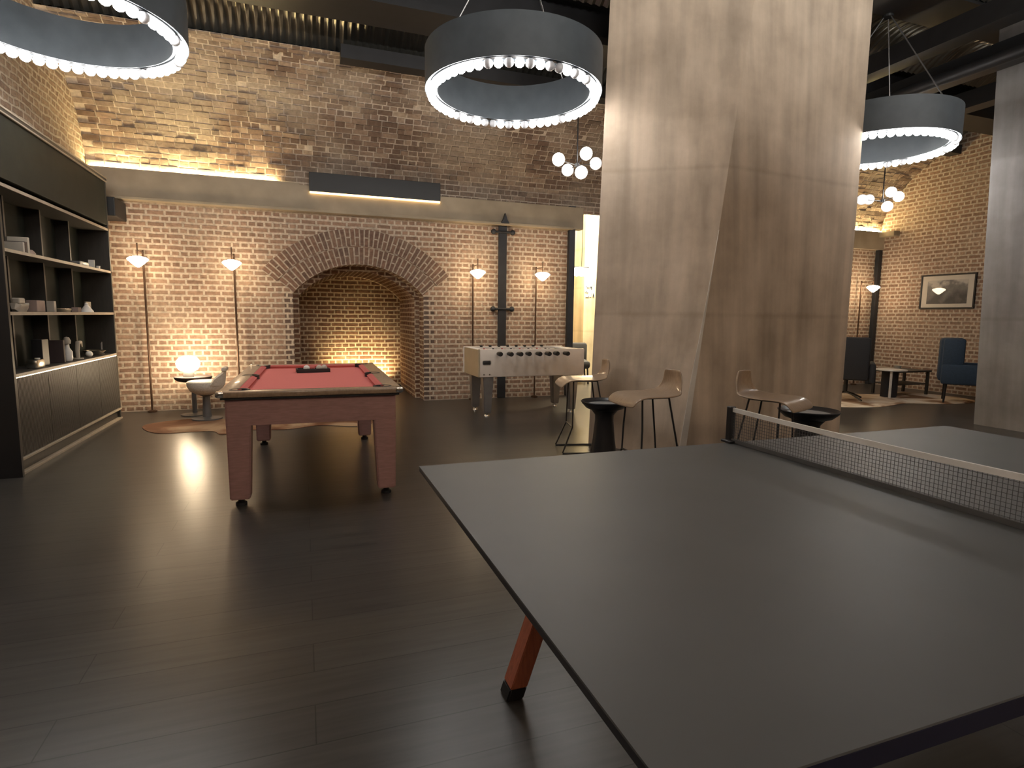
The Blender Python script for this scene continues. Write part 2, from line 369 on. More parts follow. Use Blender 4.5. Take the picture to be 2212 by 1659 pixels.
# --- back wall (brick) with the arched fireplace opening and the doorway
ACX, ACZ, RI, RO = 0.785, 0.815, 1.19, 1.68
JL, JR, SPR = -0.13, 1.70, 1.575
LEDGE0, LEDGE1 = 2.69, 3.03
DOOR0, DOOR1 = 4.15, 6.9
bm = bmesh.new()
soot = bm.loops.layers.color.new('soot') if hasattr(bm.loops.layers, 'color') else None
def wq(x0, x1, z0, z1, y=YB, s=0.0):
    f = uvq(bm, [(x0, y, z0), (x1, y, z0), (x1, y, z1), (x0, y, z1)], [(x0, z0), (x1, z0), (x1, z1), (x0, z1)])
    if soot:
        for lp in f.loops: lp[soot] = (s, s, s, 1)
    return f
wq(XL, JL-0.11, 0, 3.05); wq(JR+0.16, DOOR0, 0, 3.05)
# toothed dark quoins
z = 0.0; k = 0
while z < SPR - 1e-6:
    z1 = min(SPR, z+0.144); zz = (z+z1)/2 if z1-z > 0.1 else z1
    wq(JL-0.11, JL, z, z1, s=0.85)
    wq(JR, JR+0.16, z, zz, s=0.9); 
    if zz < z1: wq(JR, JR+0.08, zz, z1, s=0.9); wq(JR+0.08, JR+0.16, zz, z1, s=0)
    z = z1
wq(JL-0.11, JL, SPR, 3.05); wq(JR, JR+0.16, SPR, 3.05)
NA = 28
aL = math.atan2(SPR-ACZ, JL-ACX); aR = math.atan2(SPR-ACZ, JR-ACX)
arc = [(ACX+RI*math.cos(aL+(aR-aL)*i/NA), ACZ+RI*math.sin(aL+(aR-aL)*i/NA)) for i in range(NA+1)]
arc[0] = (JL, SPR); arc[-1] = (JR, SPR)
for (x0, z0), (x1, z1) in zip(arc, arc[1:]):
    f = uvq(bm, [(x0, YB, z0), (x1, YB, z1), (x1, YB, 3.05), (x0, YB, 3.05)], [(x0, z0), (x1, z1), (x1, 3.05), (x0, 3.05)])
    for lp in f.loops: lp[soot] = (0, 0, 0, 1)
wq(DOOR0, DOOR1, 2.95, 3.05); wq(DOOR1, XR, 0, 3.05)
# returns of the doorway (wall thickness)
for x in (DOOR0, DOOR1):
    f = uvq(bm, [(x, YB, 0), (x, YB+0.6, 0), (x, YB+0.6, 3.05), (x, YB, 3.05)], [(0, 0), (.6, 0), (.6, 3.05), (0, 3.05)])
    for lp in f.loops: lp[soot] = (0, 0, 0, 1)
struct('wall_back', bm, M['brick'])
# far side of the back wall (closes the thickness)
bm = bmesh.new(); mm(bm, (XL-.3, YB+1.95, 0), (DOOR0-0.02, YB+2.05, ZC)); mm(bm, (DOOR1+0.02, YB+0.6, 0), (XR+.3, YB+0.7, ZC)); mm(bm, (DOOR0-0.02, YB+.55, 3.1), (DOOR1+.02, YB+.65, ZC))
mm(bm, (DOOR0-0.12, YB+.6, 0), (DOOR0-.02, YB+2.0, ZC))
struct('wall_back_outer', bm, M['plaster'])

# --- fireplace niche: two stepped reveals, back wall
def reveal(bm, x0, x1, spr, R, y0, y1):
    cz = ACZ
    a0 = math.atan2(spr-cz, x0-ACX); a1 = math.atan2(spr-cz, x1-ACX)
    ps = [(x0, 0)] + [(x0 if i == 0 else (x1 if i == NA else ACX+R*math.cos(a0+(a1-a0)*i/NA)), spr if i in (0, NA) else cz+R*math.sin(a0+(a1-a0)*i/NA)) for i in range(NA+1)] + [(x1, 0)]
    s = 0
    for (xa, za), (xb, zb) in zip(ps, ps[1:]):
        d = math.hypot(xb-xa, zb-za)
        uvq(bm, [(xa, y0, za), (xb, y0, zb), (xb, y1, zb), (xa, y1, za)], [(y0, s), (y0, s+d), (y1, s+d), (y1, s)]); s += d
    return ps
bm = bmesh.new()
YM, YK = 9.0, 10.45
p1 = reveal(bm, JL, JR, SPR, RI, YB, YM)
x0i, x1i, spri = JL+0.075, JR-0.075, SPR-0.02
Ri = math.hypot(x0i-ACX, spri-ACZ)
p2 = reveal(bm, x0i, x1i, spri, Ri, YM, YK)
for a, b, c, d in zip(p1, p1[1:], p2, p2[1:]):
    uvq(bm, [(a[0], YM, a[1]), (b[0], YM, b[1]), (d[0], YM, d[1]), (c[0], YM, c[1])], [a, b, d, c])
uvq(bm, [(x0i, YK, 0), (x1i, YK, 0), (x1i, YK, 2.1), (x0i, YK, 2.1)], [(x0i, 0), (x1i, 0), (x1i, 2.1), (x0i, 2.1)])
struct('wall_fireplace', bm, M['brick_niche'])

# --- arch rings of voussoirs (two concentric rings of headers-on-edge)
def voussoirs(r0, r1, a0, a1):
    bm = bmesh.new(); N = 48; y0, y1 = YB-0.012, YB+0.02
    rm = (r0+r1)/2
    for i in range(N):
        t0, t1 = a0+(a1-a0)*i/N, a0+(a1-a0)*(i+1)/N
        P = lambda r, t, y: (ACX+r*math.cos(t), y, ACZ+r*math.sin(t))
        u0, u1 = abs(t0-a0)*rm, abs(t1-a0)*rm
        uvq(bm, [P(r0, t0, y0), P(r0, t1, y0), P(r1, t1, y0), P(r1, t0, y0)], [(0, u0), (0, u1), (r1-r0, u1), (r1-r0, u0)])
        uvq(bm, [P(r1, t0, y0), P(r1, t1, y0), P(r1, t1, y1), P(r1, t0, y1)], [(0, u0), (0, u1), (.03, u1), (.03, u0)])
        uvq(bm, [P(r0, t0, y0), P(r0, t1, y0), P(r0, t1, y1), P(r0, t0, y1)], [(0, u0), (0, u1), (.03, u1), (.03, u0)])
    return bm
aa0, aa1 = math.radians(139.5), math.radians(40.5)
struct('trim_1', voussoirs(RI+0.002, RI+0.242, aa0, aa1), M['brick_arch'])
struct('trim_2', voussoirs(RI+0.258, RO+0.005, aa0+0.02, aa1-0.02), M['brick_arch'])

# --- ledge (rendered impost) along the back wall, with lip and returns
bm = BX((XL, YB-0.10, LEDGE0), (4.28, YB+0.05, LEDGE1), 0.006); mm(bm, (XL, YB-0.135, LEDGE0-0.012), (4.1, YB+0.02, LEDGE0+0.025), 0.006); mm(bm, (XL, YB-.10, LEDGE1-.01), (0.0, YB-.09, LEDGE1+.022))
struct('trim_3', bm, M['plaster'])
bm = BX((9.0, YB-0.10, LEDGE0), (XR, YB+0.05, LEDGE1), 0.006); mm(bm, (XR-0.16, 8.26, 2.93), (XR+.02, YB, 3.03), 0.01)
struct('trim_4', bm, M['plaster'])
bm = BX((XL-.02, 8.20, 2.42), (-2.06, YB+.02, 2.64), 0.01); struct('trim_5', bm, M['black'])

# --- brick vault above the ledge, springing from the back wall
prof = [(8.665, 3.0), (8.645, 3.2), (8.575, 3.42), (8.46, 3.60), (8.33, 3.76), (8.17, 3.93), (7.98, 4.07), (7.78, 4.19), (7.58, 4.285), (7.42, 4.335)]
def vault_at(d):
    for (a, b) in zip(prof, prof[1:]):
        L_ = math.hypot(b[0]-a[0], b[1]-a[1])
        if d <= L_ or b is prof[-1]:
            f = d/L_; t_ = Vector((0, b[0]-a[0], b[1]-a[1])).normalized()
            return Vector((0, a[0]+(b[0]-a[0])*f, a[1]+(b[1]-a[1])*f)), Vector((0, -t_.z, t_.y))*1.0
        d -= L_
VL = sum(math.hypot(b[0]-a[0], b[1]-a[1]) for a, b in zip(prof, prof[1:]))
rv = random.Random(11)
bm = bmesh.new(); tone = bm.loops.layers.color.new('tone')
def tf(pts, c):
    f = bm.faces.new([bm.verts.new(p) for p in pts])
    for lp in f.loops: lp[tone] = (c[0], c[1], 0, 1)
NS = 40
for k in range(NS):    # mortar bed
    (p0, n0), (p1, n1) = vault_at(VL*k/NS), vault_at(VL*(k+1)/NS)
    tf([p0+Vector((XL, 0, 0)), p0+Vector((XR, 0, 0)), p1+Vector((XR, 0, 0)), p1+Vector((XL, 0, 0))], (0.5, 1))
d = 0.0; row = 0
while d < VL-.02:
    ch = .072+rv.uniform(-.006, .008); d1 = min(VL, d+ch)
    rowoff = rv.uniform(-.002, .007)
    x = XL+(0.0 if row % 2 else .1)
    while x < XR-.03:
        bl = (.205 if row % 2 else .115)+rv.uniform(-.02, .02)
        x1 = min(XR, x+bl); g = rv.uniform(.006, .009)
        h = .001+max(0, rowoff)*.8+rv.random()**3*.02
        j0, j1 = rv.uniform(-.004, .004), rv.uniform(-.004, .004)
        (p0, n0), (p1, n1) = vault_at(max(0, d+g+j0)), vault_at(min(VL, max(d+g+.02, d1-g+j1)))
        nn = Vector((0, -1, 0)) if n0.dot(Vector((0, -1, -.3))) > 0 else None
        n0 = n0 if n0.dot(Vector((0, 5.0, 2.0))-p0) > 0 else -n0
        n1 = n1 if n1.dot(Vector((0, 5.0, 2.0))-p1) > 0 else -n1
        h2 = h+rv.uniform(-.003, .003)
        A, B = Vector((x+g, 0, 0)), Vector((x1-g, 0, 0))
        q = [p0+A, p0+B, p1+B, p1+A]; w = [q[0]+n0*h, q[1]+n0*h2, q[2]+n1*h2, q[3]+n1*h]
        c = (rv.random(), 0)
        tf(w, c)
        for a_, b_, c_, d_ in ((q[0], q[1], w[1], w[0]), (q[1], q[2], w[2], w[1]), (q[2], q[3], w[3], w[2]), (q[3], q[0], w[0], w[3])): tf([a_, b_, c_, d_], c)
        x = x1
    d = d1; row += 1
struct('ceiling_vault', bm, M['vault'])

# --- side walls
def sidewall(name, x, y0, y1, z0, z1, m):
    bm = bmesh.new()
    lay = None
    uvq(bm, [(x, y0, z0), (x, y1, z0), (x, y1, z1), (x, y0, z1)], [(y0, z0), (y1, z0), (y1, z1), (y0, z1)])
    return struct(name, bm, m)
sidewall('wall_left', XL, YN, YB, 0, ZC, M['brick_vault'])
sidewall('wall_right', XR, YN, YB, 0, ZC, M['brick'])
bm = bmesh.new(); uvq(bm, [(XL, YN, 0), (XR, YN, 0), (XR, YN, ZC), (XL, YN, ZC)], [(0, 0), (XR-XL, 0), (XR-XL, ZC), (0, ZC)]); struct('wall_front', bm, M['brick_vault'])
bm = BX((XL, YN, LEDGE0), (XR, YN+.12, LEDGE1)); struct('trim_17', bm, M['plaster'])
for x in (-.6, 4.2, 8.6):   # added unseen fill lights without fittings, washing the front wall
    area('front_wall_fill', (x, YN+.3, LEDGE1+.05), (2.6, .12), FRONT_FILL_W/3, (1.0, 0.99, 0.95), (math.radians(180-20), 0, 0), math.radians(150))
bm = BX((XL-.1, YN-.1, ZC), (XR+.1, YB+.7, ZC+.12)); struct('ceiling', bm, M['ceil'])

# --- corrugated metal decks between the steel beams
def corrugated(prof, x0, x1, pitch=0.085, amp=0.016, sub=6):
    bm = bmesh.new(); n = int((x1-x0)/pitch*sub); rows = []
    for i in range(n+1):
        x = x0+(x1-x0)*i/n; h = amp*math.cos(2*PI*(x-x0)/pitch)
        row = []
        for k, (y, z) in enumerate(prof):
            a = prof[max(0, k-1)]; b = prof[min(len(prof)-1, k+1)]
            t = Vector((0, b[0]-a[0], b[1]-a[1])).normalized(); nn = Vector((0, -t.z, t.y))
            row.append(bm.verts.new(Vector((x, y, z)) + nn*h))
        rows.append(row)
    for a, b in zip(rows, rows[1:]):
        for k in range(len(a)-1): bm.faces.new((a[k], b[k], b[k+1], a[k+1]))
    return bm
def archprof(ya, za, yb, zb, rise, n=10):
    return [(ya+(yb-ya)*i/n, za+(zb-za)*i/n+rise*math.sin(PI*i/n)) for i in range(n+1)]
struct('ceiling_deck_1', corrugated(archprof(7.46, 4.36, 6.74, 4.42, 0.20), XL, XR), M['deck'], smooth=True)
struct('ceiling_deck_2', corrugated(archprof(6.26, 4.80, 5.16, 4.80, 0.26), XL, XR, 0.1), M['deck'], smooth=True)
struct('ceiling_deck_3', corrugated(archprof(4.66, 4.80, 3.4, 4.80, 0.26), XL, XR, 0.1), M['deck'], smooth=True)
def ibeam(name, y0, y1, zb):
    bm = BX((XL, y0, zb), (XR, y1, zb+0.03)); mm(bm, (XL, (y0+y1)/2-.03, zb+.03), (XR, (y0+y1)/2+.03, zb+.5)); mm(bm, (XL, y0, zb+.5), (XR, y1, ZC))
    mm(bm, (XL, y0+.04, zb+.03), (XR, y1-.04, zb+.1))
    return struct(name, bm, M['steel'])
ibeam('trim_6', 6.24, 6.76, 4.385); ibeam('trim_7', 4.64, 5.18, 4.74); ibeam('trim_8', 2.9, 3.42, 4.74)
bm = BX((0.49, 7.26, 4.22), (XR, 7.46, 4.37)); struct('trim_9', bm, M['steel'])
for k, (x, z) in enumerate([(6.75, 4.3), (7.45, 4.15), (8.6, 4.15)]):
    bm = BX((x-.12, YN, z), (x+.12, 6.2, z+.22)); struct('trim_%d' % (10+k), bm, M['steel'])
struct('trim_13', TB([(7.1, -2, 4.1), (7.1, 6.2, 4.1)], 0.07, 14), M['steel'], smooth=True)

# --- big board-marked concrete pillar with a flared, chamfered front corner
def lerp(a, b, t): return a+(b-a)*t
def pillar_section(z):
    t = z/4.301
    L = Vector((lerp(2.742, 2.845, t), 5.248)); 
    Mr = Vector((lerp(3.268, 4.11, t), lerp(4.354, 4.75, t)))
    Ml = Vector((lerp(3.21, 4.075, t), lerp(4.376, 4.74, t)))
    w = max(0.0, min(1.0, (2.15-z)/1.4))
    Ml = Mr.lerp(Ml, w) if w > 0 else Mr + Vector((-0.004, 0.002))
    R = Vector((5.655, 4.775)); K2 = Vector((5.15, 6.05)); K1 = Vector((3.35, 6.0))
    return [L, Ml, Mr, R, K2, K1]
bm = bmesh.new(); rings = []
for i in range(41):
    z = (ZC+0.05)*i/40
    sec = pillar_section(z); pts = []
    for a, b in zip(sec, sec[1:]+sec[:1]):
        n_ = 1 if (a-b).length < 0.2 else 8
        pts += [a.lerp(b, j/n_) for j in range(n_)]
    rings.append([bm.verts.new((p.x, p.y, z)) for p in pts])
for a, b in zip(rings, rings[1:]):
    n_ = len(a)
    for k in range(n_): bm.faces.new((a[k], a[(k+1) % n_], b[(k+1) % n_], b[k]))
pil = struct('concrete_pillar', bm, M['concrete'], 'massive board-marked concrete pillar with flared front corner in the middle of the room', 'pillar')
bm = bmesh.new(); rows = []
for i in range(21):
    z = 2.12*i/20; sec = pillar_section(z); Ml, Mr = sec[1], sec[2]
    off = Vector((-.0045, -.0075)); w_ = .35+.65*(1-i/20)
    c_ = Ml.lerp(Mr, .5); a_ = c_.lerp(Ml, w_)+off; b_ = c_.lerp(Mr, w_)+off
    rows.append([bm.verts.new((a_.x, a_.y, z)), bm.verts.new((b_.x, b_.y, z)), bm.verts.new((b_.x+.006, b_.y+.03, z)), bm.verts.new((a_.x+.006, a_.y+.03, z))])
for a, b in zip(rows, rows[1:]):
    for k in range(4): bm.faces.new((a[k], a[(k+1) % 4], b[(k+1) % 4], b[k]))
struct('trim_18', bm, M['arris'])  # thin proud strip along the chamfer, paler than the concrete
bm = bmesh.new()
a = [(8.0, 4.82), (7.96, 2.2), (10.2, 2.2), (10.2, 4.82)]
v0 = [bm.verts.new((x, y, 0)) for x, y in a]; v1 = [bm.verts.new((x-.33, y, ZC)) for x, y in a]
for k in range(4): bm.faces.new((v0[k], v0[(k+1) % 4], v1[(k+1) % 4], v1[k]))
struct('concrete_pillar_right', bm, M['concrete2'], 'grey concrete pillar cut off by the right edge of the picture', 'pillar')

# --- lit room beyond the opening
bm = bmesh.new(); uvq(bm, [(3.5, 13.2, 0), (9, 13.2, 0), (9, 13.2, 4.4), (3.5, 13.2, 4.4)], [(3.5, 0), (9, 0), (9, 4.4), (3.5, 4.4)])
struct('wall_far', bm, M['brick_orange'])
bm = bmesh.new()   # cream concrete wall with leaning edge, arched head
mm(bm, (5.5, 10.9, 0), (8.5, 11.5, 4.2)); struct('wall_far_pier', bm, M['cream'])
bm = BX((3.4, YB+.65, 0), (3.9, 13.3, 4.3)); mm(bm, (8.6, YB+.7, 0), (8.7, 13.3, 4.3)); struct('wall_far_sides', bm, M['cream'])
bm = BX((3.4, YB+.66, 4.2), (8.7, 13.3, 4.35)); struct('ceiling_far', bm, M['cream'])
# pale arched head inside the doorway
bm = bmesh.new()
for i in range(10):
    t0, t1 = i/10, (i+1)/10
    f = lambda t: (4.15+1.6*t, 3.02+0.5*math.sin(t*PI/2))
    (xa, za), (xb, zb) = f(t0), f(t1)
    bm.faces.new([bm.verts.new(p) for p in ((xa, YB+.3, za), (xb, YB+.3, zb), (xb, YB+.9, zb), (xa, YB+.9, za))])
struct('trim_14', bm, M['cream'])
area('far_room_downlight', (5.9, 9.9, 4.1), (2.2, 1.0), BRIGHT_W, (1.0, 0.88, 0.62))
area('far_room_downlight', (5.0, 12.2, 4.1), (1.2, 1.0), BRIGHT_W*0.35, (1.0, 0.85, 0.6))
# dark steel post at the end of the brick wall
bm = BX((4.05, YB-0.07, 0), (4.155, YB+.03, LEDGE1+.02), 0.004); struct('trim_15', bm, M['iron'])
bm = BX((XR-0.12, YB-0.10, 0), (XR-0.03, YB-.02, LEDGE0), 0.004); struct('trim_16', bm, M['iron'])

# ================================================================== LIGHT FITTINGS
# ring chandeliers: black drum with a row of bulbs under the rim
RR, RZ = 0.735, 3.25
def ring_lamp(label, loc, unlit, first=[True]):
    t = thing('ring_chandelier', label, 'chandelier', loc, 0, 'ring chandeliers')
    prof = [(RR-.054, .03), (RR-.054, .36), (RR+.054, .36), (RR+.054, .03), (RR+.048, .03), (RR+.048, .05), (RR-.048, .05), (RR-.048, .03), (RR-.054, .03)]
    obj('drum', LT(prof, 72), M['drum'], t, True)
    obj('socket_rail', LT([(RR-.018, .036), (RR+.018, .036), (RR+.018, .0495), (RR-.018, .0495), (RR-.018, .036)], 72), M['black'], t, True)
    for k in range(3):
        a = 2*PI*k/3+0.5
        obj('suspension_cable', TB([(RR*math.cos(a), RR*math.sin(a), .36), (RR*.05*math.cos(a), RR*.05*math.sin(a), 1.475)], 0.006, 6), M['leg_metal'], t)
    obj('ceiling_rose', LT([(0, 1.465), (.06, 1.465), (.06, 1.49), (0, 1.49)], 16), M['black'], t)
    NB = 56
    for k in range(NB):
        a = 2*PI*(k+.5)/NB
        m = M['ring_dim'] if k in unlit else M['ring_lit']
        key = 'lit' if m is M['ring_lit'] else 'dim'
        if key not in BULB:
            bm = bmesh.new(); bmesh.ops.create_icosphere(bm, subdivisions=2, radius=0.0385)
            o = obj('bulb', bm, m, t, True); BULB[key] = o
        else:
            o = BULB[key].copy(); COL.objects.link(o); o.parent = t
        o.location = (RR*math.cos(a), RR*math.sin(a), 0)
    return t
BULB = {}
def idx(degs): return {int(((d % 360)/360)*56) for d in degs}
ring_lamp('black ring chandelier of bulbs hanging in the middle, left of the big concrete pillar', (1.838, 5.146, RZ),
          {36, 38, 40, 42, 43, 45, 9, 11, 13, 14, 16, 18, 4, 47})
ring_lamp('black ring chandelier of bulbs at the top left, over the pool table side', (-1.545, 5.139, RZ), {3, 9, 50, 54})
ring_lamp('black ring chandelier of bulbs seen right of the big concrete pillar', (6.35, 5.158, RZ), {2, 4, 45, 47, 51, 10})

# globe cluster pendants
def pendant(label, loc, gl, rod_h):
    t = thing('globe_pendant', label, 'pendant lamp', loc, 0, 'globe cluster pendants')
    obj('rod', TB([(0, 0, 0), (0, 0, rod_h)], 0.008, 8), M['satin_black'], t)
    obj('hub', LT([(0, -.03), (.03, -.02), (.03, .02), (0, .03)], 14), M['satin_black'], t, True)
    for (x, y, z, lit) in gl:
        obj('arm', TB([(0, 0, 0), (x*.7, y*.7, z*.7)], 0.005, 6), M['satin_black'], t)
        bm = bmesh.new(); bmesh.ops.create_uvsphere(bm, u_segments=20, v_segments=12, radius=0.075)
        obj('globe', bm, M['pend'] if lit else M['penddim'], t, True, (x, y, z))
    return t
G = [(-.27, -.05, .03, 1), (.07, -.1, .12, 1), (.28, .05, .06, 0), (-.06, .14, -.03, 0), (0.0, -.12, -.11, 1)]
pendant('cluster of glowing glass globes hanging by the left side of the big pillar', (3.19, 6.6, 3.13), G, 1.25)
pendant('cluster of glowing glass globes hanging right of the big pillar, before the end wall', (8.33, 6.6, 3.1),
        [(.06, -.08, .12, 1), (.33, 0, .09, 1), (-.36, .05, 0, 0), (-.02, -.1, -.1, 1), (-.1, .15, .04, 0)], 1.25)

# floor lamps along the brick wall
def wall_lamp():
    t = thing('floor_lamp', '', 'lamp', (0, 0, 0), 0, 'slim pole lamps along the brick wall')
    obj('base', LT([(0, 0), (.055, 0), (.055, .018), (.02, .03), (0, .03)], 20), M['brownmetal'], t, True)
    obj('pole', TB([(0, 0, .02), (0, 0, 2.07)], 0.0125, 8), M['brownmetal'], t, True)
    obj('arm', TB([(0, 0, 2.04), (0, -.27, 2.04)], 0.007, 8), M['brownmetal'], t, True)
    obj('stem', TB([(0, -.26, 2.13), (0, -.26, 1.97)], 0.008, 8), M['brownmetal'], t, True)
    sh = obj('lamp_shade', LT([(0, -.075), (.015, -.075), (.06, -.04), (.112, .012), (.115, .022), (.09, .042), (.04, .055), (0, .058)], 28), M['lamp'], t, True, (0, -.26, 1.915))
    return t
wl = wall_lamp()
LAMPS = [(-1.885, 'pole lamp with glowing cone shade nearest the dark bookcase'), (-0.845, 'pole lamp with glowing cone shade between globe lamp and fireplace'),
         (2.44, 'pole lamp with glowing cone shade between fireplace and iron wall strap'), (3.475, 'pole lamp with glowing cone shade right of the iron wall strap'),
         (10.43, 'pole lamp with glowing cone shade in the far right corner by the charcoal chair'),
         (9.60, 'pole lamp behind the big pillar, seen only mirrored in the framed photograph')]
for i, (x, lb) in enumerate(LAMPS):
    place(wl, i == 0, (x, YB-0.10, 0), 0, lb)

# LED uplight lying on the ledge, and the dark wall box with a lit lower edge
t = thing('uplight_strip', 'warm glowing uplight lying on the ledge above the bookcase end', 'uplight', (-1.35, YB-0.05, LEDGE1))
obj('housing', BX((-1.07, -.04, 0), (1.07, .022, .012)), M['black'], t)
obj('lit_tube', BX((-1.05, -.018, .012), (1.05, .012, .026)), M['strip'], t)
t = thing('uplight_strip', 'warm glowing uplight on the ledge seen right of the big pillar', 'uplight', (10.0, YB-0.05, LEDGE1))
obj('housing', BX((-.92, -.04, 0), (.92, .022, .012)), M['black'], t); obj('lit_tube', BX((-.9, -.018, .012), (.9, .012, .026)), M['strip'], t)
t = thing('wall_box', 'long black box over the ledge above the fireplace, lit along its lower edge', 'wall box', (1.03, YB-0.1, 2.93))
obj('housing', BX((-.905, -.03, .02), (.905, .095, .275), .004), M['black'], t)
obj('lit_edge', BX((-.9, -.026, -.003), (.9, .0, .02)), M['boxstrip'], t)

# uplight in the fireplace
t = thing('fireplace_uplight', 'floor uplight trough at the foot of the arched brick fireplace', 'uplight', (0.90, 10.18, 0))
bm = BX((-.66, -.10, 0), (.66, .10, .012)); mm(bm, (-.66, -.10, .012), (.66, -.085, .075)); mm(bm, (-.675, -.10, 0), (-.66, .10, .075)); mm(bm, (.66, -.10, 0), (.675, .10, .075))
obj('trough', bm, M['iron'], t); obj('lit_tube', BX((-.62, -.03, .013), (.62, .0, .03)), emis('niche_tube', (1, .74, .3), 3), t)
area('niche_wash', (0.02, .0, .045), (1.0, .06), NICHE_W, (1.0, 0.74, 0.36), (math.radians(180-36), 0, 0), math.radians(70), t)

# ================================================================== BOOKCASE
t = thing('bookcase', 'tall dark bookcase with ribbed lower doors along the left wall', 'bookcase', (XL, 5.42, 0))
D = 0.322; LN = 2.74
def bk(name, a, b, m, bev=0.002): return obj(name, BX(a, b, bev), m, t)
bk('side_panel', (0.01, 0, .0), (D+.03, .035, 2.86), M['black']); bk('side_panel', (0.01, LN-.035, 0), (D, LN, 2.80), M['cab_dark'])
bk('back_panel', (0.008, .035, .1), (.022, LN-.035, 2.8), M['cab_back'])
for y in (.61, 1.33, 2.04): bk('divider', (.022, y-.014, .801), (.145, y+.014, 2.79), M['cab_dark'])
for z in (1.275, 1.76, 2.25):
    s_ = bk('shelf', (.022, .035, z-.016), (D-.008, LN-.035, z+.01), M['cab_dark']); obj('edge_strip', BX((D-.008, .035, z-.016), (D, LN, z+.01), .001), M['cab_edge'], s_)
bk('counter', (.022, .035, .775), (D-.006, LN-.035, .80), M['cab_dark']); obj('edge_strip', BX((D-.006, .035, .775), (D+.004, LN-.035, .80), .001), M['cab_edge'], t)
bk('fascia', (.25, .035, 2.30), (D-.004, LN-.02, 2.79), M['cab_back'])
bk('top_panel', (.01, 0, 2.80), (D+.01, LN, 2.84), M['cab_dark'])
bk('cornice_strip', (D+.0, .0, 2.79), (D+.016, LN, 2.803), M['cab_edge']); bk('cornice_strip', (D+.0, .0, 2.83), (D+.016, LN, 2.843), M['cab_edge'])
bk('plinth', (.02, .035, 0), (D-.03, LN, .12), M['cab_dark']); bk('plinth_strip', (D-.03, .035, .115), (D+.012, LN, .135), M['cab_edge']); bk('plinth_strip', (D-.03, .035, .0), (D+.012, LN, .022), M['cab_edge'])
obj('under_light', BX((D-.002, .05, .768), (D+.002, LN-.05, .774)), emis('counter_led', (1, .8, .5), 4.0), t)
yy = [.04, .715, 1.385, 2.055, LN-.035]
for a, b in zip(yy, yy[1:]):
    bm = bmesh.new(); mm(bm, (D-.025, a+.002, .137), (D-.008, b-.002, .772))
    n_ = int((b-a)/.022)
    for k in range(n_):
        y = a+.004+(b-a-.008)*(k+.5)/n_
        mm(bm, (D-.009, y-.007, .14), (D-.001, y+.007, .77), .002)
    obj('door', bm, M['cab_front'], t)
SX = -2.23
def item(name, label, cat, bm, m, loc, smooth=False, rotz=0, group=None):
    o = obj(name, bm, m, None, smooth, loc); o.rotation_euler = (0, 0, rotz); return tag(o, label, cat, group)
S0, S1, S2 = .8005, 1.2855, 1.7705
# counter row
t = thing('table_radio', 'small silver box standing on the bookcase counter, nearest bay', 'box', (SX+.03, 6.1, S0)); obj('body', BX((-.04, -.085, 0), (.04, .085, .075), .012), M['silver'], t, True); obj('dial', LT([(0, 0), (.02, 0), (.02, .01), (0, .01)], 14, (0.0, .04, .075)), M['white'], t)
item('box', 'tall black box at the back of the nearest counter bay', 'box', BX((-.04, -.07, 0), (.04, .07, .24), .004), M['black'], (SX-.01, 6.33, S0))
t = thing('bottle', 'white bottle standing on the bookcase counter', 'bottle', (SX, 6.93, S0)); obj('body', LT([(0, 0), (.035, 0), (.042, .02), (.042, .09), (.02, .13), (.017, .17), (0, .17)], 20), M['white'], t, True); obj('stopper', LT([(0, .165), (.03, .17), (.034, .2), (.02, .235), (0, .24)], 16), M['offwhite'], t, True)
item('book', 'dark upright book beside the white bottle on the counter', 'book', BX((-.06, -.018, 0), (.06, .018, .215), .003), M['brownbook'], (SX-.01, 6.70, S0))
t = thing('sculpture', 'pale curled sculpture standing on the bookcase counter', 'sculpture', (SX+.01, 7.22, S0))
obj('body', TB([(0, -.05, .012), (0, -.06, .09), (0, -.03, .17), (0, .04, .17), (0, .08, .12)], [.018, .02, .022, .02, .008], 12), M['offwhite'], t, True); obj('foot', LT([(0, 0), (.05, 0), (.05, .012), (0, .012)], 18, (0, -.05, 0)), M['offwhite'], t)
bm = bmesh.new(); bmesh.ops.create_uvsphere(bm, u_segments=18, v_segments=12, radius=.034); item('decor_ball', 'small pale ball beside the curled sculpture on the counter', 'ball', bm, M['white'], (SX+.03, 7.44, S0+.034), True)
t = thing('bowl', 'shallow silver bowl at the far end of the counter', 'bowl', (SX, 7.70, S0)); obj('body', LT([(0, .01), (.06, .015), (.11, .06), (.115, .06), (.065, .006), (.03, 0), (0, 0)], 28), M['silver'], t, True); obj('foot', LT([(0, 0), (.04, 0), (.04, .006), (0, .006)], 18), M['silver'], t)
t = thing('wire_stand', 'thin metal stand at the end of the counter', 'stand', (SX, 7.96, S0)); obj('base', LT([(0, 0), (.03, 0), (.03, .006), (0, .006)], 14), M['leg_metal'], t); obj('wire', TB([(0, 0, 0), (0, 0, .12), (0, .03, .14), (0, .03, .05)], .004, 6), M['leg_metal'], t)
